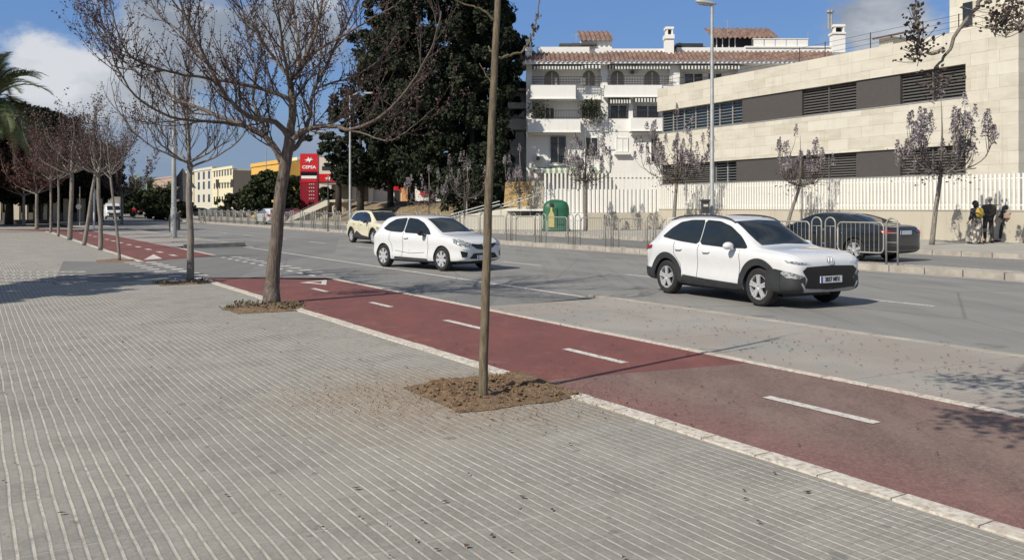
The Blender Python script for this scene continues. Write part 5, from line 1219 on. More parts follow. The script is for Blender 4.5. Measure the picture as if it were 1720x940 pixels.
p=G(1689,406.5,ZP); Cp=person('person in long black coat walking with a small pale shoulder bag',p,math.pi+.9,lean=.05,h=1.80,top='coat_black',legs='trouser',hair='hair_grey',stride=.42,coat=.8,arms=((-.12,-.12),(.1,-.05)))
q=MB(); q.box((-.2,-.06,.0),(.12,.06,.2)); o=q.build('shoulder_bag','bag',label='small pinkish shoulder bag carried by the person in the black coat',cat='bag'); o.location=p+Vector((-.02,-.30,1.0))
p=G(562,371.5,ZP); person('distant person in pale clothes walking below the round planter',p,.9,h=1.78,top='cloth_light',legs='cloth_light',stride=.35)
p=Q(225,HOR,120); p.z=0; person('tiny distant person in red crossing the road beyond the box van',p,.5,h=1.7,top='sign_red',legs='trouser')
# ================================================================ TREES
UP=Vector((0,0,1))
def rv(rg): 
    while True:
        v=Vector((rg.uniform(-1,1),rg.uniform(-1,1),rg.uniform(-1,1)))
        if .05<v.length<1: return v.normalized()
def smooth_path(pts,sub=4):
    out=[]; n=len(pts)
    for i in range(n-1):
        p0=pts[max(0,i-1)];p1=pts[i];p2=pts[i+1];p3=pts[min(n-1,i+2)]
        for j in range(sub):
            t=j/sub; out.append(.5*((2*p1)+(p2-p0)*t+(2*p0-5*p1+4*p2-p3)*t*t+(3*p1-p0-3*p2+p3)*t**3))
    out.append(pts[-1]); return out
def shoot(p,d,L,n,up,wob,rg):
    pts=[p.copy()]; d=d.normalized(); s=L/n
    for i in range(n):
        d=(d+UP*up/n+rv(rg)*wob).normalized(); p=p+d*s; pts.append(p)
    return pts
def at_path(pts,t):
    x=t*(len(pts)-1); i=min(int(x),len(pts)-2); f=x-i; return pts[i].lerp(pts[i+1],f),(pts[i+1]-pts[i]).normalized()
def sprout(mb,buds,pts,r0,lv,P,rg):
    """side shoots from a branch path; the last level carries buds"""
    spec=P[lv]; L0=sum((pts[i+1]-pts[i]).length for i in range(len(pts)-1))
    n=max(1,int(L0*spec['per_m']*rg.uniform(.8,1.2)))
    for i in range(n):
        t=spec['t0']+(1-spec['t0'])*(i+rg.random())/n; p,d=at_path(pts,min(t,.995))
        q=rv(rg); q=(q-d*q.dot(d)).normalized(); q=(d*spec['fwd']+q*spec['side']+UP*spec['lift']).normalized()
        L=spec['len']*rg.uniform(.55,1.2)*(1-spec.get('tip',.4)*t); r=min(spec['r'],r0*(1-.6*t))
        k=spec['n']; path=shoot(p,q,L,k,spec['up'],spec['wob'],rg)
        mb.tube(path,[r*(1-.75*j/k) for j in range(k+1)],spec['sides'],cap=False)
        if lv+1<len(P): sprout(mb,buds,path,r,lv+1,P,rg)
        if spec.get('bud'):
            for j in range(spec['bud']):
                tt=rg.uniform(spec.get('b0',.3),1); b,_=at_path(path,tt); buds.append(b+rv(rg)*spec.get('bs',.03))
def tree(name,label,base,limbs,P,seed,trunk,bark='bark',twig='twig_bark',pod='pod',podsize=.03,group=None,podname='seed_pods'):
    """limbs: list of (points, r_start, r_end) in world space; trunk: (points, radii)"""
    rg=random.Random(seed); t=thing(name,label,'tree',base,0,group); o=Vector(base)
    q=MB(); pts=[Vector(p)-o for p in trunk[0]]; sp=smooth_path(pts,4); n=len(sp); tr=trunk[1]; rr=[]
    for i in range(n): x=i/(n-1)*(len(tr)-1); k=min(int(x),len(tr)-2); rr.append(tr[k]+(tr[k+1]-tr[k])*(x-k))
    sp=[p+Vector((rg.uniform(-1,1),rg.uniform(-1,1),0))*rr[i]*.07*(0<i<n-1) for i,p in enumerate(sp)]
    sp[0].z-=.06; q.tube(sp,rr,14)
    lp=[]
    for (lpts,r0,r1) in limbs:
        s=smooth_path([Vector(p)-o for p in lpts],4); m=len(s); wob=[Vector((0,0,0))]+[rv(rg)*.012 for _ in range(m-1)]
        s=[a+b for a,b in zip(s,wob)]
        q.tube(s,[r0+(r1-r0)*(i/(m-1))**.8 for i in range(m)],8); lp.append((s,r0,r1))
    q.build('trunk',bark,t,smooth=True)
    mb=MB(); buds=[]
    for s,r0,r1 in lp: sprout(mb,buds,s,max(r1,(r0+r1)*.35),0,P,rg)
    if mb.v: mb.build('twigs',twig,t)
    if buds:
        V,Fc=cards(np.array([tuple(b) for b in buds]),podsize,np.random.default_rng(seed)); npmesh(podname,V,Fc,pod,t)
    return t
# ---- large bare tree beside the lane (limbs read off their sight lines, each at its own depth)
D0=14.8
def pl(pts,D=D0): return [Q(x,y,D+dz) for x,y,dz in pts]
base=G(455,511); base.z=0
trunk=([base,Q(458,470,D0),Q(464,400,D0),Q(471,330,D0),Q(480,272,D0),Q(487,230,D0)],[.165,.118,.104,.102,.098,.09])
L_=[ (pl([(478,285,0),(466,255,.1),(445,229,.2),(415,213,.5),(346,187,.9),(289,163,1.3),(225,118,1.7),(184,78,1.9),(150,20,2.0)]),0.0680,0.0096),
 (pl([(488,232,0),(462,206,-.2),(419,196,-.5),(389,173,-.8),(362,133,-1.1),(329,66,-1.4),(300,0,-1.6),(285,-60,-1.7)]),0.0600,0.0096),
 (pl([(491,170,0),(462,156,-.1),(412,143,-.3),(359,133,-.5),(309,126,-.8),(263,114,-1.1),(220,95,-1.3),(196,50,-1.4),(180,-20,-1.5)]),0.0400,0.0080),
 (pl([(487,232,0),(491,190,0),(489,150,0),(488,133,0),(505,112,.1),(528,60,.2),(541,0,.3),(550,-90,.3)]),0.0800,0.0144),
 (pl([(484,128,0),(462,100,.3),(429,50,.7),(395,0,1.0),(360,-60,1.3)]),0.0360,0.0080),
 (pl([(446,229,.2),(440,205,.3),(425,166,.6),(429,116,.9),(415,60,1.1),(400,-20,1.2)]),0.0400,0.0096),
 (pl([(490,236,0),(505,222,-.1),(525,214,-.3),(558,212,-.5),(588,218,-.8),(628,202,-1.1),(665,172,-1.4),(700,126,-1.6),(728,72,-1.8),(742,20,-1.9)]),0.0520,0.0080),
 (pl([(486,250,0),(498,245,.1),(518,206,.3),(528,149,.6),(561,83,.9),(595,17,1.2),(620,-60,1.4)]),0.0560,0.0096),
 (pl([(528,150,.6),(560,138,.8),(598,128,1.0),(640,96,1.2),(664,60,1.3)]),0.0240,0.0064),
 (pl([(515,95,.1),(560,70,-.2),(610,40,-.6),(665,8,-.9),(700,-30,-1)]),0.0280,0.0064),
 (pl([(588,218,-.8),(620,228,-1.0),(655,236,-1.2),(690,215,-1.4),(730,180,-1.5)]),0.0176,0.0048),
 (pl([(415,213,.5),(360,205,.0),(300,200,-.6),(240,172,-1.1),(200,120,-1.4),(178,60,-1.6),(165,0,-1.7)]),0.0320,0.0064),
 (pl([(340,100,-1.3),(310,60,-1.0),(262,20,-.6),(240,-40,-.4)]),0.0240,0.0064),
 (pl([(489,150,0),(478,100,-.5),(470,40,-.9),(455,-40,-1.2)]),0.0400,0.0080),
 (pl([(505,112,.1),(500,60,.8),(490,0,1.3),(480,-60,1.6)]),0.0400,0.0080),
 (pl([(225,118,1.7),(190,110,1.5),(160,70,1.4),(140,10,1.3)]),0.0144,0.0048)]
Pbig=[dict(per_m=5.6,t0=.12,fwd=.55,side=.65,lift=.25,len=1.15,tip=.35,r=.016,n=6,up=.9,wob=.10,sides=5,bud=6,bs=.035),
      dict(per_m=7.5,t0=.12,fwd=.6,side=.65,lift=.25,len=.55,tip=.3,r=.0078,n=4,up=.45,wob=.12,sides=3,bud=10,b0=.1,bs=.03)]
tree('bare_tree','largest bare tree with thick grey trunk and spreading limbs beside the red lane',base,L_,Pbig,11,trunk,podsize=.020,pod='pod')
# reddish young growth at the end of the right-hand limb
# ---- slim foreground sapling
base=G(811,670); base.z=0; DD=base.y
pp=lambda x,y,dz=0: Q(x,y,DD+dz)
trunk=([base,pp(812,620),pp(816,480),pp(822,300),pp(829,150),pp(836,0),pp(841,-110),pp(846,-190)],[.046,.040,.038,.034,.031,.027,.021,.014])
LS=[([pp(832,100),pp(846,95,.02),pp(868,91,.05),pp(886,76,.08),pp(897,48,.1),(pp(903,18,.1)),pp(905,-10,.1)],.0135,.005),
    ([pp(834,38),pp(815,22,-.03),pp(795,10,-.05),pp(768,0,-.08),pp(745,-30,-.1)],.012,.005),
    ([pp(829,150),pp(818,128,.05),pp(806,108,.07)],.006,.003),([pp(829,92),pp(824,86),pp(822,78)],.009,.006),
    ([pp(840,-100),pp(870,-140,.2),pp(890,-200,.3)],.012,.004),([pp(843,-140),pp(815,-180,-.2),pp(800,-250,-.3)],.012,.004)]
Ps=[dict(per_m=2.2,t0=.45,fwd=.7,side=.5,lift=.3,len=.10,r=.003,n=3,up=.3,wob=.1,sides=3,bud=2,bs=.01)]
st=tree('young_tree','slim leaning brown sapling in the fresh soil pit, nearest the camera',base,LS,Ps,21,trunk,bark='young_bark',twig='young_bark',podsize=.012,pod='pod_dark')
q=[]; rg=random.Random(1)
for c_,n_ in ((pp(899,46,.1),16),(pp(903,28,.1),5),(pp(895,62,.1),5)):
    for i in range(n_): q.append(tuple(c_+rv(rg)*.03-base))
V,Fc=cards(np.array(q),.02,np.random.default_rng(2)); npmesh('bud_cluster',V,Fc,'pod_dark',st)

# ---- generic vase-shaped street tree
def vase(label,base,h_fork,h_top,spread,r,seed,nl=7,lean=(0,0),P=None,pod='pod',podsize=.03,group='bare street trees along the cycle lane',bark='pale_bark',name='bare_tree',up=1.3,leader=True,podname='seed_pods',asym=0):
    rg=random.Random(seed); b=Vector(base); f=b+Vector((lean[0],lean[1],h_fork)); limbs=[]
    trunk=([b,b.lerp(f,.35)+rv(rg)*.03,b.lerp(f,.7)+rv(rg)*.04,f],[r*1.2,r,r*.92,r*.85]); H=h_top-h_fork
    for i in range(nl):
        a=2*math.pi*(i+rg.uniform(-.3,.3))/nl+seed; s=spread*rg.uniform(.75,1.1); hh=H*rg.uniform(.65,1.0); z0=rg.uniform(-.25,.35)*(h_fork*.15)
        d=Vector((math.cos(a),math.sin(a),0)); s0=f+UP*z0 if z0<0 else f+UP*z0*.2
        limbs.append(([s0,s0+d*s*.30+UP*hh*.12,s0+d*s*.62+UP*hh*.30,s0+d*s*.88+UP*hh*.62,s0+d*s*.98+UP*hh],r*.42,r*.07))
    if leader: limbs.append(([f,f+UP*H*.4+rv(rg)*.1,f+UP*H*.75+rv(rg)*.15,f+UP*H],r*.7,r*.08))
    return tree(name,label,base,limbs,P,seed,trunk,bark=bark,podsize=podsize,pod=pod,group=group,podname=podname)
Pmid=[dict(per_m=6.5,t0=.18,fwd=.5,side=.55,lift=.3,len=.95,tip=.3,r=.014,n=5,up=1.3,wob=.09,sides=4,bud=1,bs=.04),
      dict(per_m=3.6,t0=.15,fwd=.5,side=.6,lift=.4,len=.55,tip=.2,r=.007,n=4,up=.6,wob=.1,sides=3,bud=2,b0=.2,bs=.03)]
g=G(319,473); vase('slender bare tree with upright twigs beside the vehicle crossing',g,2.62,5.0,1.55,.070,5,nl=8,P=Pmid,podsize=.028,pod='pod_dark')
Ppink=[dict(per_m=4.6,t0=.15,fwd=.5,side=.6,lift=.3,len=1.0,tip=.3,r=.016,n=4,up=.8,wob=.1,sides=3,bud=6,bs=.12),
       dict(per_m=3.6,t0=.1,fwd=.5,side=.6,lift=.3,len=.6,tip=.2,r=.009,n=3,up=.4,wob=.1,sides=3,bud=6,b0=.05,bs=.09)]
for px,py,hf,ht,sp_,r,seed,ln,lab in (
    (201,438,2.6,4.3,.7,.04,31,(-.28,0),'thin dark bare sapling left of the lane arrow, leaning slightly left'),
    (169,420,2.9,5.5,2.0,.075,32,(-.1,.05),'pinkish bare tree with straight trunk, nearest of the pink row'),
    (141,412,3.1,5.9,2.1,.075,33,(.50,0),'pinkish bare tree whose trunk leans right'),
    (117,403,3.3,6.2,2.2,.105,34,(.1,0),'pinkish bare tree with thick pale forked trunk'),
    (98,397,3.2,5.7,1.8,.06,35,(0,0),'thin-trunked pinkish tree left of the thick pale forked one'),
    (85,391,3.3,6.0,2.1,.07,36,(0,0),'farthest thin-trunked reddish tree of the pink row')):
    g=G(px,py); vase(lab,g,hf,ht,sp_,r,seed,nl=7,lean=ln,P=Ppink if r>.05 else Pmid,podsize=.042 if r>.05 else .02,pod='pod_red' if seed in (35,36) else 'pod')
for px,D,sd,lab in ((205,85,41,'pinkish bare tree across the far bend of the road'),(62,64,42,'dark reddish bushy bare tree in front of the left evergreens'),(40,75,43,'second dark reddish bare tree at the far left under the palm')):
    c=Q(px,HOR,D); c.z=0; vase(lab,c,2.6,6.5 if sd!=41 else 7.5,3.0,.12,sd,P=Ppink,podsize=.085,pod='pod_red' if sd!=41 else 'pod')

# ---- flowering trees of the far pavement
def spikes(pts_tips,rng,n,h,w):
    P=[]
    for p in pts_tips:
        hh=h*rng.uniform(.7,1.2); z=rng.random(n)**.8; rad=w*(1-.75*z)*(.4+.6*rng.random(n)); a=rng.random(n)*6.283
        P.append(np.stack([p.x+rad*np.cos(a),p.y+rad*np.sin(a),p.z-.1+z*hh],1))
    return np.concatenate(P)
def flower_tree(label,px,py,hf,ht,spread,r,seed,lean=0,nl=9,density=1.0,dark=False,bz=ZP,dens2=90,h=.65):
    b=G(px,py,bz); rg=random.Random(seed); t=thing('flowering_tree',label,'tree',b,0,'flowering trees of the far pavement')
    f=Vector((lean,0,hf)); q=MB(); q.tube(smooth_path([Vector((0,0,-.05)),f*.45+Vector((-.06*lean,0,0)),f*.8,f],3),[r*1.25,r*1.1,r*1.05,r,r,r,r*.95,r*.9,r*.85,r*.8],9)
    tw=MB(); tips=[]; H=ht-hf
    for i in range(nl):
        a=2*math.pi*i/nl+rg.uniform(-.3,.3)+seed; s=spread*rg.uniform(.35,1.05); hh=H*rg.uniform(.35,.95)*(1.15-.5*s/spread)
        d=Vector((math.cos(a),math.sin(a),0)); path=smooth_path([f,f+d*s*.5+UP*hh*.08,f+d*s*.92+UP*hh*.42,f+d*s+UP*hh*.95],3)
        q.tube(path,[r*.42*(1-.8*j/(len(path)-1)) for j in range(len(path))],5); tips.append(path[-1])
        for k in range(6):
            p,dd=at_path(path,rg.uniform(.2,.9)); pp_=shoot(p,dd*.4+rv(rg)*.6+UP*.35,rg.uniform(.4,1.1),4,1.2,.08,rg); tw.tube(pp_,[.016,.013,.011,.009,.006],4,cap=False); tips.append(pp_[-1])
        for k in range(2):          # short drooping twigs under the crown
            p,dd=at_path(path,rg.uniform(.1,.5)); pp_=shoot(p,d*.8+rv(rg)*.3,rg.uniform(.4,.8),5,.2,.2,rg); tw.tube(pp_,[.012]*6,3,cap=False)
    tips.append(f+UP*H*.9); q.tube([f,f+UP*H*.5+Vector((.05,0,0)),f+UP*H*.9],[r*.6,r*.35,r*.1],6)
    q.build('trunk','pale_bark',t,smooth=True); tw.build('twigs','twig_bark',t)
    rng=np.random.default_rng(seed); keep=[p for p in tips if rg.random()<density]
    P_=spikes(keep,rng,dens2,h,.19); V,Fc=cards(P_,.05,rng); npmesh('blossom',V,Fc,'blossom',t)
    P_=np.array([tuple(at_path([f,f+Vector((rg.uniform(-1,1)*spread*.8,rg.uniform(-1,1)*spread*.8,rg.uniform(-.2,.5)*H))],rg.random())[0]) for _ in range(700 if dark else 380)]); V,Fc=cards(P_,.055,rng); npmesh('old_pods',V,Fc,'pod_dark',t)
    return t
flower_tree('flowering street tree with lilac spikes beside the three people',1565,411,2.75,6.1,2.0,.085,51,lean=.35,nl=10,density=.95)
flower_tree('flowering street tree with leaning trunk behind the black saloon',1318,397,2.5,5.2,1.7,.085,52,lean=.75,density=.55)
flower_tree('flowering street tree with thick dark crown left of the street lamp',1131,390,3.0,7.1,2.1,.10,53,lean=.2,nl=12,density=1.0,dark=True)
flower_tree('flowering street tree just right of the green container',983,388,3.0,6.6,1.8,.11,54,lean=0,nl=9,density=.8)
flower_tree('small sparse flowering tree in front of the yellow rubble wall',870,385,2.4,5.4,1.2,.09,55,lean=.1,nl=6,density=.5)
flower_tree('flowering street tree against the dark conifers right of the hatchback roof',784,384,2.0,5.3,1.7,.06,56,nl=6,density=.35,dens2=60)
flower_tree('flowering street tree with pale spikes against the conifers, left one of the pair',720,380,1.6,4.9,1.8,.06,57,nl=7,density=.4,dens2=60)

# ---- dense evergreens: many leaf clumps through an uneven volume
def evergreen(name,label,c,rad,z0,z1,seed,mat='conifer',leaf=.30,n_cl=420,per=95,trunk_r=.32,shape='oval',group=None,cat='tree',lean=0.0,trunk='dark_bark',cl=.75,sparse=1.0):
    rng=np.random.default_rng(seed); t=thing(name,label,cat,c,0,group); H=z1-z0
    u=rng.random(n_cl); a=rng.random(n_cl)*6.283
    if shape=='cone': pr=(1-u)**.55*(.55+.45*np.minimum(1,u*6))
    elif shape=='column': pr=np.clip(1-np.abs(u-.42)**2.6*3.2,.12,1)
    else: pr=np.sqrt(np.clip(1-(2*u-1)**2*.96,.05,1))
    lob=1+.26*np.sin(a*3+seed+u*7)+.20*np.sin(a*5+u*19+seed)+.12*np.sin(u*41+seed)
    rr=rad*pr*lob*(rng.random(n_cl)**.30)
    C=np.stack([rr*np.cos(a)+lean*u*H,rr*np.sin(a),z0+u*H],1); s=rad*.17*cl*(.6+.9*rng.random(n_cl))
    off=rng.normal(size=(n_cl,per,3)); off/=np.linalg.norm(off,axis=2)[...,None]+1e-9; off*=(rng.random((n_cl,per))**.5)[...,None]
    off[...,2]*=1.25 if shape!='oval' else .8
    P=(C[:,None,:]+off*s[:,None,None]).reshape(-1,3)
    V,Fc=cards(P,leaf,rng); npmesh('crown',V,Fc,mat,t)
    q=MB(); q.tube([(0,0,-.6),(.05,0,z0*.6),(lean*H*.3,0,z0+H*.35),(lean*H*.7,0,z0+H*.7)],[trunk_r*1.2,trunk_r,trunk_r*.7,trunk_r*.25],9)
    rg=random.Random(seed)
    for i in range(7):
        z=z0+H*rg.uniform(-.02,.5); an=rg.random()*6.28; q.tube([(0,0,z),(math.cos(an)*rad*.4,math.sin(an)*rad*.4,z+.5),(math.cos(an)*rad*.75,math.sin(an)*rad*.75,z+H*.08)],[trunk_r*.35,trunk_r*.2,.04],5)
    q.build('trunk',trunk,t,smooth=True); return t
def EG(px,D,zb,*a,**k): c=Q(px,HOR,D); c.z=zb; return evergreen(*a[:2],c,*a[2:],**k)
EG(725,80,1.0,'conifer','broadest dark conifer, tallest of the group on the bank',6.0,2.6,27,61,n_cl=620,per=170,shape='oval',leaf=.17)
EG(828,84,1.2,'conifer','pointed dark conifer nearest the white apartment block',2.9,5.0,22.0,62,n_cl=330,per=170,shape='column',leaf=.17)
EG(605,82,1.4,'conifer','lower spreading dark conifer at the left edge of the group',3.3,2.4,10.5,63,n_cl=190,per=170,leaf=.17)
EG(655,86,1.2,'conifer','dark conifer between the lowest one and the broadest one',3.8,2.6,19.5,64,mat='brown_conifer',n_cl=270,per=170,leaf=.17,shape='column')
EG(790,77,1.0,'conifer','dark conifer in front of the pointed one, leaning right',3.4,2.6,20.5,65,n_cl=330,per=170,leaf=.17,shape='column',lean=.04)
EG(690,83,1.2,'conifer','slim dark conifer top showing left of the broadest one',3.0,6,24.5,66,mat='brown_conifer',n_cl=190,per=170,leaf=.17,shape='column')
EG(568,90,1.4,'conifer','low dark bushy evergreen beside the red canopy',1.2,2.6,7.6,67,n_cl=60,per=70,leaf=.17)
EG(822,66,.2,'shrub','dark green shrub growing behind the access ramp',2.0,.6,5.6,68,n_cl=130,per=70,leaf=.16,trunk_r=.1,cat='shrub')
EG(790,70,.6,'shrub','dark shrub at the foot of the conifers by the ramp',2.6,.2,4.4,69,n_cl=150,per=70,leaf=.16,trunk_r=.1,cat='shrub')
# round trees in front of the yellow building
EG(452,96,0,'round_tree','round dark green tree in front of the yellow building',2.7,1.0,5.4,71,mat='broadleaf',n_cl=240,per=75,leaf=.22)
EG(500,108,0,'round_tree','dark green tree between the big bare trunk and the totem sign',2.0,1.0,5.4,72,mat='broadleaf',n_cl=170,per=75,leaf=.22)
EG(543,106,0,'round_tree','small green tree right of the totem sign',1.6,1.4,3.9,73,mat='broadleaf',n_cl=90,per=60,leaf=.2)
EG(402,118,0,'shrub','dark rounded shrub before the brown shaded end wall',2.6,.2,3.4,74,mat='dark_leaf',n_cl=90,per=60,leaf=.17,trunk_r=.1,cat='shrub')
EG(308,118,0,'shrub','dark shrub right of the grey signpost',1.5,.2,2.3,75,mat='dark_leaf',n_cl=80,per=60,leaf=.17,trunk_r=.1,cat='shrub')
EG(268,112,0,'shrub','low shrub on the tip of the traffic island',1.8,.1,1.7,76,mat='broadleaf',n_cl=60,per=60,leaf=.2,trunk_r=.1,cat='shrub')
for px,D,r,z1,sd,lab in ((272,150,2.6,4.6,81,'olive green tree far away left of the grey signpost'),(256,165,3,4.6,82,'far olive tree between the palms and the pinkish building'),(205,185,5,5.5,83,'far dark tree above the road vanishing point'),(222,140,2.6,4.4,84,'far low tree beside the distant crossing')):
    EG(px,D,0,'far_tree',lab,r,.8,z1,sd,mat='broadleaf',n_cl=150,per=60,leaf=.3)
# dark mass on the left
for px,D,r,z0,z1,sd,lab in ((15,80,5.5,2.4,10.6,91,'dark evergreen at the left edge under the palm'),(-60,74,6.5,2.6,11.0,92,'very dark evergreen cut by the left frame edge'),(62,92,6.0,2.4,11.5,93,'dark evergreen between the palm and the pink row'),(112,98,5.0,2.4,9.6,94,'dark evergreen hidden behind the pink row'),(136,104,4.0,2.2,7.8,95,'dark evergreen behind the nearest pink trees')):
    EG(px,D,0,'evergreen_tree',lab,r,z0,z1,sd,mat='dark_leaf',n_cl=420,per=170,leaf=.17,trunk_r=.35)
# out-of-view shade trees on the left whose shadows cross the pavement
evergreen('shade_tree','leafy tree left of the view shading the pavement',Vector((-14.0,12.8,0)),1.9,3.4,5.8,96,mat='dark_leaf',n_cl=200,per=60,leaf=.14,trunk_r=.14)
evergreen('shade_tree','leafy tree left of the view, shading the paving before the vehicle crossing',Vector((-12.6,15.9,0)),1.7,3.4,5.6,99,mat='dark_leaf',n_cl=130,per=60,leaf=.14,trunk_r=.12)
evergreen('shade_tree','second leafy tree left of the view shading the pavement',Vector((-21.5,22.0,0)),1.5,3.4,5.4,97,mat='dark_leaf',n_cl=110,per=60,leaf=.14,trunk_r=.14)
evergreen('shade_tree','third leafy tree left of the view shading the pavement',Vector((-29,31.0,0)),1.6,3.4,5.4,98,mat='dark_leaf',n_cl=110,per=60,leaf=.14,trunk_r=.14)

# ---- palms
def palm(label,c,z,L,nf,seed,tr=.28,group=None):
    rg=random.Random(seed); t=thing('palm_tree',label,'palm',c,0,group)
    q=MB(); n=12; q.tube([(0.02*math.sin(i),0,z*i/n) for i in range(n+1)],[tr*(1.15 if i%2 else 1) for i in range(n+1)],10); q.lathe([(tr,z-.8),(tr*1.9,z-.3),(tr*1.6,z+.2),(.05,z+.5)],12); q.build('trunk','dark_bark',t,smooth=True)
    q=MB()
    for i in range(nf):
        a=2*math.pi*i*.381966*1.0+rg.uniform(-.1,.1); el=rg.uniform(-.35,1.4); d=Vector((math.cos(a)*math.cos(el),math.sin(a)*math.cos(el),math.sin(el)))
        p=Vector((0,0,z+.1)); pts=[p.copy()]; k=9; l=L*rg.uniform(.8,1.08)
        for j in range(k): d=(d-UP*.155*(1+.1*j)).normalized(); p=p+d*l/k; pts.append(p.copy())
        q.tube(pts,[.045*(1-.8*j/k) for j in range(k+1)],4,cap=False)
        m=40
        for j in range(m):
            tt=.12+.87*j/m; b,dd=at_path(pts,tt); sd=dd.cross(UP); sd=sd.normalized() if sd.length>.01 else Vector((1,0,0)); nn=sd.cross(dd)
            ll=l*.20*math.sin(math.pi*min(1,tt*.95+.08))**.6
            for s_ in (1,-1):
                e=b+(sd*s_*.8+dd*.55+nn*.25-UP*.12).normalized()*ll*rg.uniform(.85,1.1); w=dd*(.012*l)
                q.add([b-w,b+w,e],[(0,1,2)])
    q.build('fronds','palm_leaf',t); return t
c=Q(-18,HOR,56); c.z=0; palm('large palm with drooping grey green fronds at the left frame edge',c,8.2,4.4,95,1,.4)
for px,D,z,L,sd,lab in ((252,175,5.6,3.4,3,'distant palm above the road end, left one of the pair'),(284,190,5.3,3.2,4,'distant palm next to the pinkish building, right one of the pair'),(226,160,5.6,3.2,5,'distant palm partly hidden behind the pink trees')):
    c=Q(px,HOR,D); c.z=0; palm(lab,c,z,L,40,sd,.3,'distant palms')

# ---- tree just outside the right edge; its limbs hang into the picture
base=Vector((3.7,1.3,0)); R3=lambda x,y,D: Q(x,y,D)
trunk=([base,Vector((3.72,1.35,1.4)),Vector((3.66,1.45,2.5)),Vector((3.5,1.7,3.1))],[.13,.11,.10,.09])
LR=[([Vector((3.5,1.7,3.0)),Vector((3.3,2.6,3.35)),R3(1745,-60,4.3),R3(1665,-12,4.6),R3(1640,12,4.7),R3(1605,65,4.75),R3(1583,98,4.8),R3(1572,114,4.8)],.021,.006),
    ([Vector((3.5,1.7,3.1)),Vector((2.8,2.8,3.9)),Vector((2.1,3.8,4.2)),Vector((1.6,4.7,4.3))],.05,.012),
    ([Vector((3.5,1.7,3.1)),Vector((3.1,2.9,4.1)),Vector((2.6,4.2,4.6))],.05,.012),
    ([Vector((3.5,1.7,3.1)),Vector((2.3,2.5,3.7)),Vector((1.2,3.2,4.0)),Vector((.6,3.5,4.1))],.045,.012),
    ([Vector((3.5,1.7,3.0)),Vector((4.4,2.3,3.6)),Vector((5.0,3.4,4.2))],.05,.012),
    ([R3(1585,86,4.78),R3(1574,88,4.8),R3(1560,88,4.8),R3(1550,80,4.8),R3(1544,66,4.8),R3(1539,40,4.8),R3(1535,5,4.8)],.010,.004),
    ([R3(1668,-8,4.6),R3(1655,6,4.6),R3(1636,12,4.6)],.010,.004)]
tr=tree('overhanging_tree','tree outside the right edge with pod-laden twigs hanging in at the top right',base,LR,[dict(per_m=.01,t0=.9,fwd=1,side=.1,lift=0,len=.02,r=.003,n=2,up=0,wob=0,sides=3)],77,trunk,bark='pale_bark')
rg=random.Random(9); tw=MB(); pod=[]
def cluster(px,py,D,sx,sy,n,taper=0):
    c=Q(px,py,D)-base; k=D/F
    for i in range(n):
        z=rg.uniform(-1,1); w=1-taper*max(0,z)
        p=c+Vector((rg.gauss(0,.5)*sx*k*w,rg.gauss(0,.5)*sx*k*w,z*sy*k)); pod.append((p,rg.uniform(.010,.019)))
        if i%2==0: o=c+Vector((0,0,z*sy*k*.8-.05)); tw.tube([o,o.lerp(p,.5)-UP*.006,p],[.003,.0022,.0016],3,cap=False)
cluster(1536,50,4.8,30,52,85,.75); cluster(1545,70,4.8,34,18,38); cluster(1575,128,4.8,30,16,46); cluster(1570,150,4.8,16,12,14); cluster(1689,28,4.5,38,26,95); cluster(1712,10,4.6,30,40,60); cluster(1672,35,4.5,22,14,30); cluster(1756,30,4.4,40,40,80); cluster(1541,88,4.8,4,12,6)
tw.build('twigs','pale_bark',tr)
q=MB()
for p,s in pod:
    d=(rv(rg)-UP*.2).normalized(); u=d.orthogonal().normalized(); w=d.cross(u)
    q.add([p-d*s,p+u*s*.62,p+w*s*.62,p-u*s*.62,p-w*s*.62,p+d*s*.8],[(0,2,1),(0,3,2),(0,4,3),(0,1,4),(5,1,2),(5,2,3),(5,3,4),(5,4,1)])
q.build('seed_pods','pod_dark',tr)
P_=[]
rn=np.random.default_rng(12)
for c_,s in (((1.55,4.75,4.3),.32),((2.1,4.1,4.25),.30),((2.6,4.3,4.6),.33),((1.9,5.0,4.5),.28),((2.9,3.6,4.4),.3),((1.1,4.9,4.25),.2),((3.4,4.3,4.7),.35),((1.3,4.2,4.3),.22),((2.4,3.3,4.4),.28),((2.2,4.9,4.8),.3),((1.9,3.6,4.2),.22),((.75,3.35,3.95),.26),((1.05,3.6,4.1),.24),((.45,3.55,4.1),.16)):
    P_.append(np.array(c_)-np.array(base)+rn.normal(size=(170,3))*s*np.array([1,1,.6]))
V,Fc=cards(np.concatenate(P_),.045,rn); npmesh('crown_pods',V,Fc,'pod_dark',tr)

# ================================================================ CAMERA, LIGHT, SKY
cam=bpy.data.cameras.new('camera'); co=bpy.data.objects.new('camera',cam); col.objects.link(co)
co.location=(0,0,EYE); co.rotation_euler=(R(90),0,0); cam.sensor_width=36; cam.lens=F/1720*36; cam.shift_y=-(470-HOR)/1720
cam.clip_end=5000; cam.clip_start=.05; bpy.context.scene.camera=co
sl=bpy.data.lights.new('sun','SUN'); sl.energy=SUN_E; sl.angle=R(.55); sl.color=(1,.925,.80); so=bpy.data.objects.new('sun',sl); col.objects.link(so)
so.rotation_euler=(R(90)-SUN_EL,0,-SUN_AZ)   # light travels towards +X+Y and down
w=bpy.data.worlds.new('World'); bpy.context.scene.world=w; w.use_nodes=True; nt=w.node_tree; nt.nodes.clear()
def N(ty,**k):
    n=nt.nodes.new(ty)
    for a,b in k.items(): setattr(n,a,b)
    return n
out=N('ShaderNodeOutputWorld'); bg=N('ShaderNodeBackground'); nt.links.new(bg.outputs[0],out.inputs[0]); bg.inputs[1].default_value=SKY_S
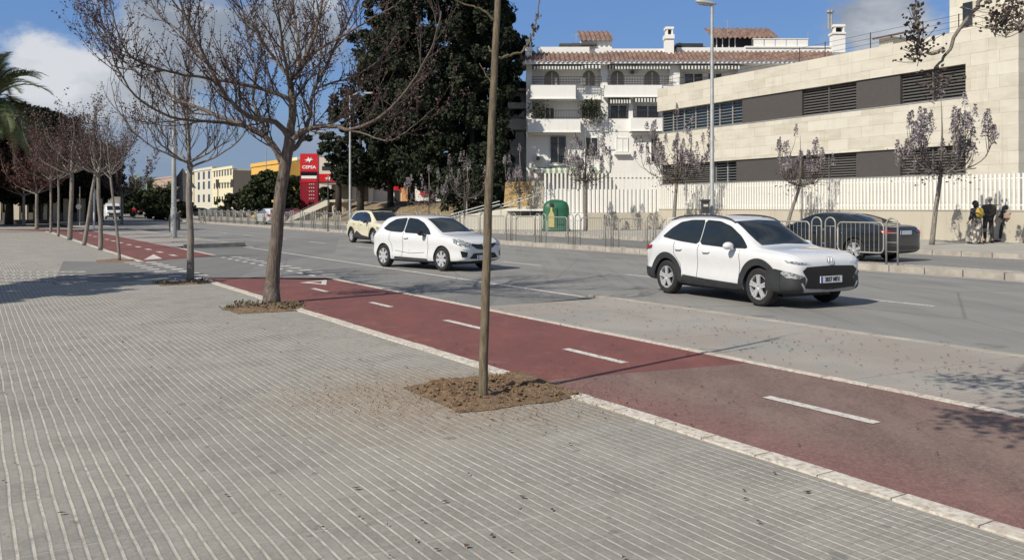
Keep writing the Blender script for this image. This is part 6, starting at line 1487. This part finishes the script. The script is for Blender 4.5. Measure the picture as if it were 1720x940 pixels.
sky=N('ShaderNodeTexSky',sky_type='NISHITA'); sky.sun_disc=False; sky.sun_elevation=SUN_EL; sky.sun_rotation=R(180)+SUN_AZ; sky.air_density=1.0; sky.dust_density=.6; sky.ozone_density=2.5; sky.altitude=0
tc=N('ShaderNodeTexCoord')
def M_(op,a,b=None,c=None,cl=False):
    n=N('ShaderNodeMath',operation=op); n.use_clamp=cl
    for i,v in enumerate((a,b,c)):
        if v is None: continue
        if hasattr(v,'is_output'): nt.links.new(v,n.inputs[i])
        else: n.inputs[i].default_value=v
    return n.outputs[0]
def MR(v,a,b,c=0.,d=1.):
    n=N('ShaderNodeMapRange',interpolation_type='SMOOTHSTEP'); nt.links.new(v,n.inputs[0])
    for i,x in enumerate((a,b,c,d)): n.inputs[1+i].default_value=x
    return n.outputs[0]
def noise(sc,scale,det,ro,loc=(0,0,0)):
    mp=N('ShaderNodeMapping'); nt.links.new(tc.outputs['Generated'],mp.inputs[0]); mp.inputs['Scale'].default_value=sc; mp.inputs['Location'].default_value=loc
    n=N('ShaderNodeTexNoise'); nt.links.new(mp.outputs[0],n.inputs['Vector']); n.inputs['Scale'].default_value=scale; n.inputs['Detail'].default_value=det; n.inputs['Roughness'].default_value=ro; return n.outputs['Fac']
def blob(px,py,r0,r1,squash=1.0):     # soft patch of cloud round a direction
    d=Vector(((px-860)/F,1,(HOR-py)/F)).normalized(); mp=N('ShaderNodeMapping'); nt.links.new(tc.outputs['Generated'],mp.inputs[0]); mp.inputs['Scale'].default_value=(1,1,squash)
    v=N('ShaderNodeVectorMath',operation='DISTANCE'); nt.links.new(mp.outputs[0],v.inputs[0]); v.inputs[1].default_value=(d.x,d.y,d.z*squash); return MR(v.outputs['Value'],r0,r1,1,0)
def mx(f,a,b):
    n=N('ShaderNodeMix',data_type='RGBA')
    for i,v in ((0,f),(6,a),(7,b)):
        if hasattr(v,'is_output'): nt.links.new(v,n.inputs[i])
        else: n.inputs[i].default_value=v if i==0 else (*v,1)
    return n.outputs[2]
big=noise((1,1,1.6),3.2,8,.58,(.3,.1,0)); det=noise((1,1,1.5),7,9,.62); lo=noise((1,1,2.6),5.5,7,.6,(2,1,0))
gen=MR(big,.42,.60,0,.95)
cov=M_('MAXIMUM',blob(100,130,.01,.09,1.4),M_('MAXIMUM',blob(310,85,.01,.15,1.3),M_('MAXIMUM',blob(1485,30,.0,.10,1.2),blob(180,175,.04,.19,1.9))))
cov=M_('MAXIMUM',cov,M_('MAXIMUM',blob(500,50,.0,.13,1.3),blob(540,245,.0,.06,2.0)))
cov=M_('ADD',cov,M_('MULTIPLY',M_('SUBTRACT',det,.5),2.2)); mask=MR(cov,.30,.72)
sepz=N('ShaderNodeSeparateXYZ'); nt.links.new(tc.outputs['Generated'],sepz.inputs[0])
behind=M_('MAXIMUM',MR(sepz.outputs[1],-.2,.3,1,0),MR(sepz.outputs[2],.32,.5,0,.6))
mask=M_('MAXIMUM',mask,M_('MULTIPLY',gen,behind))  # unseen cloud outside the view, added to make the ambient light more neutral
shade=M_('ADD',M_('MULTIPLY',MR(lo,.40,.62),.6),M_('MULTIPLY',blob(100,80,.02,.11,1.2),.9),None,True)
cloud=mx(shade,CL_LO,CL_HI)
blue=mx(M_('MULTIPLY',MR(sepz.outputs[2],.0,.30,.4,.75),MR(sepz.outputs[2],.30,.55,1,0)),sky.outputs[0],CL_BLUE)
c1=mx(M_('MULTIPLY',mask,.93),blue,cloud)
lowband=M_('MULTIPLY',MR(sepz.outputs[2],.07,.115,1,0),MR(sepz.outputs[0],-.10,.05,.75,.0))
c2=mx(lowband,c1,CL_BASE)
nt.links.new(c2,bg.inputs[0])
sc=bpy.context.scene; sc.view_settings.view_transform='Standard'; sc.view_settings.look='None'; sc.view_settings.gamma=1; sc.view_settings.use_curve_mapping=False; sc.view_settings.exposure=EXPO
sc.cycles.max_bounces=5; sc.cycles.diffuse_bounces=2; sc.cycles.glossy_bounces=3; sc.cycles.transparent_max_bounces=4; sc.cycles.use_denoising=True
